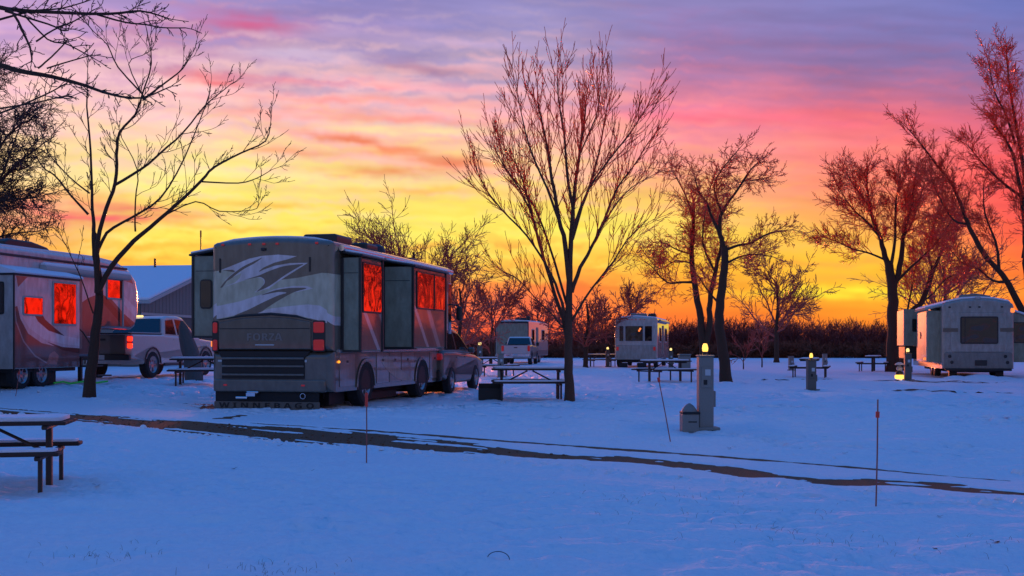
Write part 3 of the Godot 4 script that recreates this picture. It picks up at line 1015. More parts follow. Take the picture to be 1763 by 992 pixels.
	slide_out(t, -1.0, 0.4, 3.6, 1.35, 0.62, 1.5, 3.22, side_print, [0.3, 0.7, 2.8, 1.5])
	pane(t, "window", rect(-1.8, 2.1, -1.52, 2.72, 0.07), Transform3D(Basis.IDENTITY, Vector3(0, 0, -0.395)), M.glass_dark, M.trim, 0.025)
	# cab: dark windscreen that wraps round the front corners
	obj("windscreen", MB.new().extr(rect(-1.36, 1.55, 1.36, 3.1, 0.1), -8.55, -9.02, 0.1, 3), M.glass_dark, t)
	obj("wing_mirror", MB.new().box(Vector3(1.62, 2.2, -8.8), Vector3(0.16, 0.4, 0.14), 0.05).bar(Vector3(1.33, 2.45, -8.75), Vector3(1.6, 2.42, -8.8), 0.02), M.trim, t)


func slide_out(parent: Node3D, sd: float, s0: float, s1: float, x0: float, p: float, y0: float, y1: float, print_: Material, win: Array) -> void:
	var box := MB.new().extr(rect(x0 - 0.02, y0, x0 + p - 0.012, y1, 0.02), -s0, -s1, 0.015, 2, Transform3D(Basis(Vector3(sd, 0, 0), Vector3.UP, Vector3.BACK), Vector3.ZERO))
	var o := obj("slide_out", box, M.slide_grey, parent)
	var side := Transform3D(Basis(Vector3(0, 0, -1), Vector3.UP, Vector3(sd, 0, 0)), Vector3(sd * (x0 + p - 0.012), y0, -s0))
	obj("side_panel", MB.new().extr(rect(0.03, 0.02, s1 - s0 - 0.03, y1 - y0 - 0.02), 0.0, 0.012, 0.003, 1, side), print_, o)
	pane(o, "window", rect(win[0], win[1], win[2], win[3], 0.06), Transform3D(side.basis, side.origin + Vector3(sd * 0.012, 0, 0)), M.glass_sunset, M.trim, 0.035)
	if win[2] - win[0] > 1.5:
		obj("mullion", MB.new().box(side * Vector3((win[0] + win[2]) * 0.5 + 0.2, (win[1] + win[3]) * 0.5, 0.045), Vector3(0.02, win[3] - win[1], 0.04), 0.004), M.trim, o)
	var tr := MB.new()
	for s in [s0 + 0.012, s1 - 0.012]:
		var post := tr if s < s1 - 0.1 else MB.new()
		post.box(Vector3(sd * (x0 + p), (y0 + y1) / 2, -s), Vector3(0.06, y1 - y0 + 0.04, 0.07), 0.012)
		if post != tr:
			obj("trim", post, M.trim, o)
	tr.box(Vector3(sd * (x0 + 0.03), (y0 + y1) / 2, -s0 + 0.012), Vector3(0.07, y1 - y0, 0.03), 0.008)
	tr.box(Vector3(sd * (x0 + p / 2), y0 + 0.0, -s0 + 0.012), Vector3(p, 0.045, 0.035), 0.008)
	obj("trim", tr, M.trim, o)
	obj("groove", MB.new().box(Vector3(sd * (x0 + p / 2), y1 - 0.32, -s0 + 0.001), Vector3(p * 0.8, 0.012, 0.006), 0.002), M.trim, o)
	var tilt := Basis(Vector3.BACK, -sd * 0.16)
	obj("awning_topper", MB.new().box(Vector3(sd * (x0 + p * 0.52), y1 + 0.08, -(s0 + s1) / 2), Vector3(p + 0.14, 0.045, s1 - s0 + 0.12), 0.015, tilt), M.trim, o)
	obj("topper_snow", MB.new().box(Vector3(sd * (x0 + p * 0.5), y1 + 0.125, -(s0 + s1) / 2), Vector3(p + 0.1, 0.05, s1 - s0 + 0.08), 0.022, tilt), M.snow_lid, o)


func build_fifth_wheel() -> void:
	var t := thing("fifth_wheel_trailer", "white and grey fifth wheel trailer with curved stripes behind the thin tree on the left", "camper trailer", on(-12.37, 27.6, 0.0) + Vector3(0, 0.02, 0), deg_to_rad(-11.0))
	var pale := Color(0.78, 0.7, 0.68)
	var grey := Color(0.1, 0.09, 0.08)
	var dark := Color(0.015, 0.014, 0.013)
	var white := Color(0.9, 0.86, 0.84)
	var body := PackedVector2Array([Vector2(-4.2, 0.72), Vector2(-4.2, 3.3), Vector2(-4.05, 3.42), Vector2(0.3, 3.46), Vector2(4.6, 3.46), Vector2(5.7, 3.4), Vector2(6.4, 3.24), Vector2(6.78, 2.95), Vector2(6.92, 2.5), Vector2(6.9, 2.0), Vector2(6.72, 1.6), Vector2(6.5, 1.5), Vector2(4.55, 1.5), Vector2(4.4, 1.35), Vector2(4.4, 0.72)])
	var flank := [
		[grey, [Vector2(3.6, 2.1), Vector2(4.2, 2.35), Vector2(4.8, 2.5), Vector2(5.4, 2.35), Vector2(6.1, 1.95), Vector2(6.95, 1.6), Vector2(7.2, 1.3), Vector2(4.2, 1.3), Vector2(3.2, 1.2), Vector2(3.2, 1.7)], 1],
		[dark, [Vector2(4.7, 2.5), Vector2(5.1, 2.4), Vector2(6.4, 1.65), Vector2(6.6, 1.45), Vector2(6.2, 1.5), Vector2(5.0, 2.2)], 1],
		[white, [Vector2(5.3, 2.6), Vector2(5.7, 2.45), Vector2(6.95, 1.75), Vector2(6.95, 2.05), Vector2(6.0, 2.5)], 1],
		[grey, [Vector2(-4.3, 0.6), Vector2(4.6, 0.6), Vector2(4.6, 1.25), Vector2(3.2, 1.35), Vector2(-4.3, 1.2)], 1],
		[Color(0.5, 0.2, 0.15), [Vector2(3.2, 2.9), Vector2(5.6, 3.0), Vector2(6.6, 2.85), Vector2(6.5, 2.98), Vector2(5.5, 3.12), Vector2(3.2, 3.05)], 1],
	]
	obj("body", MB.new().extr(body, -2.5, 0.0, 0.1, 3, side_xf()), printed(1024, 512, Rect2(-4.3, 0.6, 11.4, 3.0), pale, flank, 0.35), t)
	obj("roof_snow", MB.new().extr(PackedVector2Array([Vector2(-4.1, 3.42), Vector2(-4.0, 3.5), Vector2(4.6, 3.53), Vector2(5.75, 3.46), Vector2(6.3, 3.3), Vector2(5.7, 3.38), Vector2(4.6, 3.44)]), -2.4, -0.1, 0.02, 2, side_xf()), M.snow_lid, t)
	obj("roof_fairing", MB.new().extr(PackedVector2Array([Vector2(1.75, 3.46), Vector2(1.8, 3.72), Vector2(2.0, 3.8), Vector2(3.0, 3.8), Vector2(3.7, 3.7), Vector2(4.1, 3.46)]), -1.9, -0.9, 0.06, 3, side_xf()), M.trim, t)
	obj("roof_vent", MB.new().box(Vector3(-1.0, 3.62, -0.35), Vector3(0.3, 0.2, 0.25), 0.03).box(Vector3(-0.9, 3.6, -1.3), Vector3(0.2, 0.16, 0.2), 0.03), M.trim, t)
	obj("antenna", MB.new().box(Vector3(-0.7, 3.7, -0.15), Vector3(0.16, 0.14, 0.06), 0.02).bar(Vector3(-0.7, 3.46, -0.15), Vector3(-0.7, 3.66, -0.15), 0.02).box(Vector3(-0.7, 3.62, -1.2), Vector3(0.06, 0.2, 0.06), 0.01), M.trim, t)
	obj("gutter_rail", MB.new().box(Vector3(0.02, 3.26, -1.2), Vector3(0.05, 0.06, 10.0), 0.015), M.trim, t)
	# the big slide-out in front
	var art := [
		[Color(0.45, 0.16, 0.12), [Vector2(0.05, 2.3), Vector2(0.15, 1.95), Vector2(0.5, 2.2), Vector2(0.9, 2.3)], 1],
		[grey, [Vector2(-0.1, -0.1), Vector2(-0.1, 1.45), Vector2(0.12, 1.5), Vector2(0.24, 1.2), Vector2(0.55, 0.85), Vector2(1.1, 0.62), Vector2(2.0, 0.5), Vector2(2.9, 0.45), Vector2(2.9, -0.1)], 1],
		[white, [Vector2(0.2, 1.5), Vector2(0.32, 1.25), Vector2(0.6, 0.98), Vector2(1.2, 0.72), Vector2(2.0, 0.6), Vector2(2.9, 0.54), Vector2(2.9, 0.72), Vector2(2.0, 0.82), Vector2(1.4, 0.95), Vector2(0.9, 1.2), Vector2(0.6, 1.5)], 1],
		[dark, [Vector2(0.66, 1.46), Vector2(0.95, 1.15), Vector2(1.4, 0.93), Vector2(2.1, 0.8), Vector2(1.7, 0.98), Vector2(1.25, 1.2), Vector2(0.95, 1.5)], 1],
		[dark, [Vector2(1.3, 0.66), Vector2(2.0, 0.52), Vector2(2.9, 0.48), Vector2(2.9, 0.34), Vector2(2.0, 0.44)], 1],
		[Color(0.4, 0.36, 0.35), [Vector2(-0.02, 1.5), Vector2(0.06, 1.1), Vector2(0.35, 0.65), Vector2(0.8, 0.3), Vector2(1.4, 0.08), Vector2(1.4, 0.11), Vector2(0.82, 0.34), Vector2(0.38, 0.68), Vector2(0.1, 1.12), Vector2(0.03, 1.5)], 1],
		[Color(0.5, 0.2, 0.15), [Vector2(1.3, 0.1), Vector2(1.45, 0.35), Vector2(1.65, 0.42), Vector2(1.85, 0.3), Vector2(1.75, 0.08)], 1],
	]
	var sl := obj("slide_out", MB.new().extr(rect(-0.02, 0.49, 0.588, 2.74, 0.02), 0.0, -2.8, 0.015, 2), M.pale_coat, t)
	var side := Transform3D(side_xf().basis, Vector3(0.588, 0.49, 0))
	obj("side_panel", MB.new().extr(rect(0.02, 0.02, 2.78, 2.22), 0.0, 0.012, 0.003, 1, side), printed(512, 512, Rect2(0, 0, 2.8, 2.25), pale, art, 0.35), sl)
	var on_side := Transform3D(side.basis, side.origin + Vector3(0.012, 0, 0))
	pane(sl, "window", rect(0.32, 1.28, 1.15, 1.76, 0.06), on_side, M.glass_sunset, M.fascia, 0.04)
	pane(sl, "window", rect(1.55, 1.06, 2.62, 2.18, 0.05), on_side, M.glass_sunset, M.fascia, 0.05)
	pane(sl, "window", rect(-0.1, 1.3, 0.34, 2.08, 0.05), Transform3D(Basis.IDENTITY, Vector3(0, 0.49, 0.0)), M.glass_dark, M.trim, 0.03)
	obj("trim", MB.new().box(Vector3(0.585, 1.62, -0.01), Vector3(0.04, 2.3, 0.04), 0.01).box(Vector3(0.585, 2.75, -1.4), Vector3(0.05, 0.05, 2.84), 0.01).box(Vector3(0.3, 2.75, 0.0), Vector3(0.6, 0.05, 0.05), 0.01), M.trim, sl)
	obj("topper_snow", MB.new().extr(PackedVector2Array([Vector2(-0.05, 2.77), Vector2(0.68, 2.77), Vector2(0.7, 2.8), Vector2(0.62, 2.85), Vector2(-0.05, 3.02)]), 0.04, -2.84, 0.02, 2), M.snow_lid, sl)
	obj("skirt", MB.new().box(Vector3(0.1, 0.45, -1.4), Vector3(0.8, 0.1, 2.7)), M.black, sl)
	# rolled awning along the front half, with snow on it
	obj("awning_roller", MB.new().bar(Vector3(0.12, 3.02, -1.9), Vector3(0.12, 3.02, -6.1), 0.1, 12), M.fascia, t)
	obj("awning_snow", MB.new().tube(PackedVector3Array([Vector3(0.12, 3.1, -1.9), Vector3(0.12, 3.11, -4.0), Vector3(0.12, 3.1, -6.1)]), PackedFloat32Array([0.07, 0.09, 0.07]), 10), M.snow_lid, t)
	obj("awning_arm", MB.new().bar(Vector3(0.06, 3.0, -5.9), Vector3(0.06, 1.6, -5.9), 0.03).bar(Vector3(0.06, 3.0, -3.0), Vector3(0.06, 1.2, -3.0), 0.03), M.fascia, t)
	pane(t, "window", rect(5.1, 2.35, 5.95, 2.95, 0.06), side_xf(0.0), M.glass_sunset, M.fascia, 0.05)
	var door := obj("door", MB.new().extr(rect(3.15, 0.95, 3.85, 2.85, 0.08), 0.0, 0.03, 0.012, 2, side_xf()), M.grey_gel, t)
	pane(door, "window", rect(3.3, 1.9, 3.7, 2.5, 0.06), side_xf(0.03), M.glass_dark, M.trim, 0.03)
	obj("handle", MB.new().box(Vector3(0.06, 1.75, -3.25), Vector3(0.05, 0.14, 0.06), 0.01), M.trim, door)
	var steps := obj("entry_steps", MB.new().box(Vector3(0.25, 0.75, -3.5), Vector3(0.3, 0.04, 0.7)).box(Vector3(0.5, 0.5, -3.5), Vector3(0.3, 0.04, 0.7)).box(Vector3(0.75, 0.25, -3.5), Vector3(0.3, 0.04, 0.7)), M.steel, t)
	obj("handrail", MB.new().tube(PackedVector3Array([Vector3(0.12, 0.8, -3.1), Vector3(0.12, 1.7, -3.1), Vector3(0.5, 1.4, -3.1), Vector3(0.85, 0.9, -3.1), Vector3(0.85, 0.05, -3.1)]), PackedFloat32Array([0.02, 0.02, 0.02, 0.02, 0.02]), 6), M.steel, steps)
	obj("chassis", MB.new().box(Vector3(-1.25, 0.6, -0.1), Vector3(1.8, 0.24, 8.6)).box(Vector3(-0.3, 0.35, -0.4), Vector3(0.5, 0.3, 1.9)), M.black, t)
	obj("underside_box", MB.new().box(Vector3(-0.2, 0.28, -1.1), Vector3(1.2, 0.42, 1.9), 0.03), M.black, t)  # plain black box filling the space below the slide-out
	for s in [0.42, 1.22]:
		wheel(t, 0.42, s, 0.36, 0.22, 1.0)
		wheel(t, -2.34, s - 0.3, 0.38, 0.24, -1.0)
	for s in [2.1, 4.2]:
		for x in [-0.25, -2.2]:
			obj("leg", MB.new().box(Vector3(x, 0.38, -s), Vector3(0.1, 0.76, 0.1)).box(Vector3(x, 0.02, -s), Vector3(0.25, 0.04, 0.25)), M.steel, t)
	obj("hitch_pin", MB.new().box(Vector3(-1.25, 1.4, -5.9), Vector3(0.4, 0.3, 0.5)).bar(Vector3(-1.25, 1.4, -5.9), Vector3(-1.25, 1.1, -5.9), 0.06), M.black, t)
	var st := MB.new()
	var pts := PackedVector3Array()
	var rr := PackedFloat32Array()
	for i in 8:
		var x := -11.6 + 0.16 * i
		var d := 29.4 + 0.1 * i + 0.1 * sin(i * 1.3)
		pts.append(on(x, d, 0.06 + 0.03 * sin(i * 2.1)))
		rr.append(0.022)
	tag(obj("rope_light", st.tube(pts, rr, 6), M.green), "green glowing rope light lying on the snow under the fifth wheel trailer", "rope light")


func shell(parent: Node3D, w: float, l: float, y0: float, h: float, m: Material, bev := 0.12, crown := 0.05) -> void:
	var c := h + crown
	var p := PackedVector2Array([Vector2(-w / 2, y0), Vector2(-w / 2, h - 0.16), Vector2(-w / 2 + 0.05, h - 0.05), Vector2(-w / 2 + 0.16, h), Vector2(0, c), Vector2(w / 2 - 0.16, h), Vector2(w / 2 - 0.05, h - 0.05), Vector2(w / 2, h - 0.16), Vector2(w / 2, y0)])
	obj("body", MB.new().extr(p, 0.0, -l, bev, 3), m, parent)
	obj("roof_snow", MB.new().extr(PackedVector2Array([Vector2(-w / 2 + 0.12, h - 0.02), Vector2(0, c + 0.0), Vector2(w / 2 - 0.12, h - 0.02), Vector2(w / 2 - 0.2, h + 0.05), Vector2(0, c + 0.08), Vector2(-w / 2 + 0.2, h + 0.05)]), -0.1, -l + 0.1, 0.02, 2), M.snow_lid, parent)


func build_far_trailers() -> void:
	var turn := deg_to_rad(-12.3)
	# the one partly behind the parked pickup
	var t := thing("travel_trailer", "far travel trailer with plain blue-grey rear, parked behind the small white pickup", "camper trailer", on(-0.02, 87.7), turn)
	shell(t, 2.6, 8.0, 0.55, 3.2, M.far_gel, 0.08, 0.02)
	obj("rear_panel", MB.new().extr(rect(-1.16, 0.75, 1.16, 2.95, 0.04), 0.0, 0.03, 0.015, 1), M.slide_grey, t)
	obj("trim", MB.new().box(Vector3(0, 3.08, 0.02), Vector3(2.6, 0.14, 0.08), 0.02), M.trim, t)
	for x in [-1.27, 1.27]:
		obj("trim", MB.new().box(Vector3(x, 1.83, 0.02), Vector3(0.08, 2.36, 0.06), 0.02), M.trim, t)
	obj("roof_vent", MB.new().box(Vector3(0.35, 3.36, -2.0), Vector3(0.9, 0.2, 0.8), 0.05).box(Vector3(1.0, 3.42, -1.4), Vector3(0.3, 0.34, 0.4), 0.05), M.trim, t)
	pane(t, "window", rect(1.2, 1.7, 2.2, 2.6, 0.08), side_xf(1.3), M.glass_sunset, M.fascia, 0.06)
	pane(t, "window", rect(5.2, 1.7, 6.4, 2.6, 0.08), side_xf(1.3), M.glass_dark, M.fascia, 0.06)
	obj("door", MB.new().extr(rect(3.0, 0.8, 3.7, 2.75, 0.06), 0.0, 0.04, 0.01, 1, side_xf(1.3)), M.white_gel, t)
	obj("skirt", MB.new().box(Vector3(1.3, 0.8, -4.0), Vector3(0.03, 0.4, 7.4), 0.01), M.grey_gel, t)
	obj("chassis", MB.new().box(Vector3(0, 0.45, -4.0), Vector3(1.9, 0.25, 7.6)), M.black, t)
	for s in [3.8, 4.7]:
		wheel(t, 1.15, s, 0.36, 0.22, 1.0)
		wheel(t, -1.15, s, 0.36, 0.22, -1.0)
	# the white one in the open, three windows at the back
	t = thing("travel_trailer", "white trailer with three dark rear windows standing right of the tall centre tree", "camper trailer", on(7.4, 69.3), turn)
	shell(t, 2.55, 8.3, 0.5, 2.98, M.far_gel, 0.12, 0.06)
	for wn in [[-1.02, -0.72], [-0.66, 0.44], [0.5, 0.98]]:
		pane(t, "window", rect(wn[0], 1.55, wn[1], 2.5, 0.05), Transform3D.IDENTITY, M.glass_dark, M.fascia, 0.03)
	obj("interior_lamp", MB.new().box(Vector3(0.22, 2.25, 0.033), Vector3(0.1, 0.24, 0.012), 0.004, Basis(Vector3.BACK, -0.5)), M.lens_orange, t)
	obj("rear_cap", MB.new().extr(rect(-1.22, 0.46, 1.22, 1.32, 0.12), -0.2, 0.05, 0.04, 2), M.white_gel, t)
	for x in [-0.5, -0.25, 0.0, 0.25, 0.5]:
		obj("marker_light", MB.new().box(Vector3(x, 2.86, 0.01), Vector3(0.08, 0.04, 0.03), 0.01), M.lens_red, t)
	obj("tail_light", MB.new().box(Vector3(1.1, 1.12, 0.06), Vector3(0.14, 0.22, 0.03), 0.01).box(Vector3(-1.1, 1.12, 0.06), Vector3(0.14, 0.22, 0.03), 0.01), M.lens_red, t)
	obj("air_conditioner", MB.new().extr(rect(-0.5, 3.0, 0.5, 3.27, 0.07), -1.4, -2.3, 0.06, 2), M.grey_gel, t)
	obj("roof_vent", MB.new().box(Vector3(0.75, 3.18, -2.8), Vector3(0.35, 0.24, 0.4), 0.05).box(Vector3(0.3, 3.2, -4.5), Vector3(0.35, 0.24, 0.4), 0.05), M.trim, t)
	pane(t, "window", rect(1.3, 1.5, 2.4, 2.4, 0.08), side_xf(1.275), M.glass_sunset, M.fascia, 0.06)
	pane(t, "window", rect(5.2, 1.5, 6.6, 2.4, 0.08), side_xf(1.275), M.glass_dark, M.fascia, 0.06)
	obj("door", MB.new().extr(rect(3.4, 0.75, 4.1, 2.55, 0.06), 0.0, 0.04, 0.01, 1, side_xf(1.275)), M.white_gel, t)
	obj("awning_roller", MB.new().bar(Vector3(1.36, 2.8, -0.6), Vector3(1.36, 2.8, -7.2), 0.08, 10), M.white_gel, t)
	obj("chassis", MB.new().box(Vector3(0, 0.42, -4.0), Vector3(1.9, 0.25, 7.6)), M.black, t)
	for s in [0.9, 6.4]:
		wheel(t, 1.1, s, 0.42, 0.25, 1.0)
		wheel(t, -1.1, s, 0.42, 0.25, -1.0)
	obj("wheel_chock", MB.new().box(Vector3(-0.75, 0.14, 0.1), Vector3(0.5, 0.28, 0.3), 0.04).box(Vector3(0.35, 0.14, 0.1), Vector3(0.55, 0.28, 0.3), 0.04), M.rubber, t)


func build_right_trailer() -> void:
	var t := thing("fifth_wheel_trailer", "pale fifth wheel trailer with one wide dark rear window at the right edge", "camper trailer", on(18.7, 46.6), deg_to_rad(-12.3))
	var w := 2.72
	var p := PackedVector2Array([Vector2(-w / 2, 0.36), Vector2(-w / 2, 2.85), Vector2(-w / 2 + 0.04, 2.96), Vector2(-w / 2 + 0.15, 3.03), Vector2(-0.6, 3.17), Vector2(0, 3.2), Vector2(0.6, 3.17), Vector2(w / 2 - 0.15, 3.03), Vector2(w / 2 - 0.04, 2.96), Vector2(w / 2, 2.85), Vector2(w / 2, 0.36)])
	obj("body", MB.new().extr(p, 0.0, -9.5, 0.13, 3), M.white_gel, t)
	obj("roof_snow", MB.new().extr(PackedVector2Array([Vector2(-1.25, 3.03), Vector2(-0.6, 3.17), Vector2(0, 3.2), Vector2(0.6, 3.17), Vector2(1.25, 3.03), Vector2(1.15, 3.12), Vector2(0.6, 3.24), Vector2(0, 3.28), Vector2(-0.6, 3.25), Vector2(-1.15, 3.13)]), -0.1, -9.3, 0.02, 2), M.snow_lid, t)
	obj("rear_cap", MB.new().extr(rect(-1.3, 0.34, 1.3, 1.02, 0.08), -0.2, 0.06, 0.04, 2), M.grey_gel, t)
	obj("raised_panel", MB.new().extr(rect(-1.05, 1.04, 1.08, 2.62, 0.14), -0.02, 0.03, 0.02, 2), M.white_gel, t)
	for s in [[-1.05, 0.58], [1.08, 0.5]]:
		obj("stripe", MB.new().box(Vector3(s[0], 1.92, 0.03), Vector3(s[1], 0.15, 0.02), 0.004), M.tan_trim, t)
	pane(t, "window", rect(-0.68, 1.36, 0.76, 2.46, 0.07), Transform3D(Basis.IDENTITY, Vector3(0, 0, 0.03)), M.glass_dark, M.trim, 0.05)
	obj("mullion", MB.new().box(Vector3(-0.5, 1.91, 0.06), Vector3(0.03, 1.0, 0.02), 0.005), M.trim, t)
	for x in [-1.08, -0.3, 0.05, 0.9]:
		obj("marker_light", MB.new().box(Vector3(x, 2.84, 0.012), Vector3(0.09, 0.06, 0.03), 0.015), M.trim, t)
	obj("marker_light", MB.new().box(Vector3(1.3, 2.7, -0.02), Vector3(0.16, 0.18, 0.1), 0.03), M.lens_orange, t)
	for x in [-1.05, 1.05]:
		for y in [0.62, 0.86]:
			obj("tail_light", MB.new().lathe(Vector3(x + (0.05 if y < 0.7 else -0.03), y, 0.06), [Vector2(0.07, 0.0), Vector2(0.06, 0.02), Vector2(0.0, 0.03)], 14, Basis(Vector3.RIGHT, PI / 2)), M.trim, t)
	obj("number_plate", MB.new().box(Vector3(0.1, 0.6, 0.065), Vector3(0.46, 0.22, 0.02), 0.01), M.trim, t)
	obj("air_conditioner", MB.new().extr(PackedVector2Array([Vector2(-0.55, 3.15), Vector2(-0.45, 3.4), Vector2(0.2, 3.46), Vector2(0.75, 3.36), Vector2(0.85, 3.15)]), -1.6, -2.5, 0.05, 2), M.grey_gel, t)
	obj("rear_camera", MB.new().box(Vector3(0.0, 3.22, -0.05), Vector3(0.2, 0.14, 0.14), 0.04), M.fascia, t)
	obj("bumper", MB.new().box(Vector3(0, 0.33, 0.1), Vector3(2.5, 0.1, 0.1), 0.02), M.black, t)
	obj("chassis", MB.new().box(Vector3(0, 0.34, -4.2), Vector3(2.0, 0.25, 8.0)), M.black, t)
	for s in [2.6, 3.5]:
		wheel(t, 1.2, s, 0.38, 0.25, 1.0)
		wheel(t, -1.2, s, 0.38, 0.25, -1.0)
	obj("leg", MB.new().box(Vector3(0.85, 0.17, -0.3), Vector3(0.3, 0.34, 0.2)).box(Vector3(-0.9, 0.17, -0.4), Vector3(0.3, 0.3, 0.2)), M.black, t)
	# left side: two slide-outs, the far one with a window in its end
	var a := obj("slide_out", MB.new().extr(rect(-w / 2 - 0.52, 0.62, -w / 2 + 0.02, 2.72, 0.02), -0.5, -3.6, 0.02, 2), M.slide_grey, t)
	obj("side_panel", MB.new().box(Vector3(-w / 2 - 0.53, 1.66, -2.05), Vector3(0.03, 2.06, 3.06), 0.01), M.far_gel, a)
	obj("awning_topper", MB.new().box(Vector3(-w / 2 - 0.26, 2.86, -2.05), Vector3(0.75, 0.1, 3.3), 0.04, Basis(Vector3.BACK, 0.22)), M.far_gel, a)
	obj("topper_snow", MB.new().box(Vector3(-w / 2 - 0.26, 2.93, -2.05), Vector3(0.7, 0.06, 3.2), 0.025, Basis(Vector3.BACK, 0.22)), M.snow_lid, a)
	obj("reflector", MB.new().box(Vector3(-w / 2 - 0.56, 1.72, -2.3), Vector3(0.05, 0.26, 0.4), 0.02), M.tan_trim, a)
	var b := obj("slide_out", MB.new().extr(rect(-w / 2 - 0.95, 1.28, -w / 2 + 0.02, 2.9, 0.02), -4.6, -7.2, 0.02, 2), M.slide_grey, t)
	pane(b, "window", rect(-w / 2 - 0.62, 1.9, -w / 2 - 0.2, 2.48, 0.06), Transform3D(Basis.IDENTITY, Vector3(0, 0, -4.6)), M.glass_dark, M.trim, 0.03)
	obj("side_panel", MB.new().box(Vector3(-w / 2 - 0.96, 2.09, -5.9), Vector3(0.03, 1.6, 2.56), 0.01), M.far_gel, b)
	obj("storage_box", MB.new().box(Vector3(-w / 2 - 0.45, 0.98, -6.0), Vector3(0.9, 0.56, 2.4), 0.03), M.black, t)
	obj("marker_light", MB.new().box(Vector3(-w / 2 - 0.57, 0.75, -0.7), Vector3(0.12, 0.1, 0.1), 0.02), M.lens_orange, t)
	# right side slide-out with its window
	var c := obj("slide_out", MB.new().extr(PackedVector2Array([Vector2(w / 2 - 0.02, 0.62), Vector2(w / 2 + 0.75, 0.62), Vector2(w / 2 + 0.75, 2.45), Vector2(w / 2 - 0.02, 2.72)]), -0.9, -4.4, 0.02, 2), M.slide_grey, t)
	pane(c, "window", rect(w / 2 + 0.06, 1.4, w / 2 + 0.7, 2.24, 0.05), Transform3D(Basis.IDENTITY, Vector3(0, 0, -0.9)), M.glass_dark, M.trim, 0.03)
	obj("topper_snow", MB.new().box(Vector3(w / 2 + 0.37, 2.64, -2.6), Vector3(0.84, 0.08, 3.6), 0.03, Basis(Vector3.BACK, -0.33)), M.snow_lid, c)


# ---------------------------------------------------------------- cars
func tumble(mb: MB, from: float, per_metre: float) -> MB:
	for i in mb.v.size():
		if mb.v[i].y > from:
			mb.v[i].x *= 1.0 - per_metre * (mb.v[i].y - from)
	return mb


func arch_line(s: float, r: float, y: float) -> Array:
	var o := []
	for q in 9:
		var a := PI * q / 8.0
		o.append(Vector2(s - r * cos(a), y + r * sin(a)))
	return o


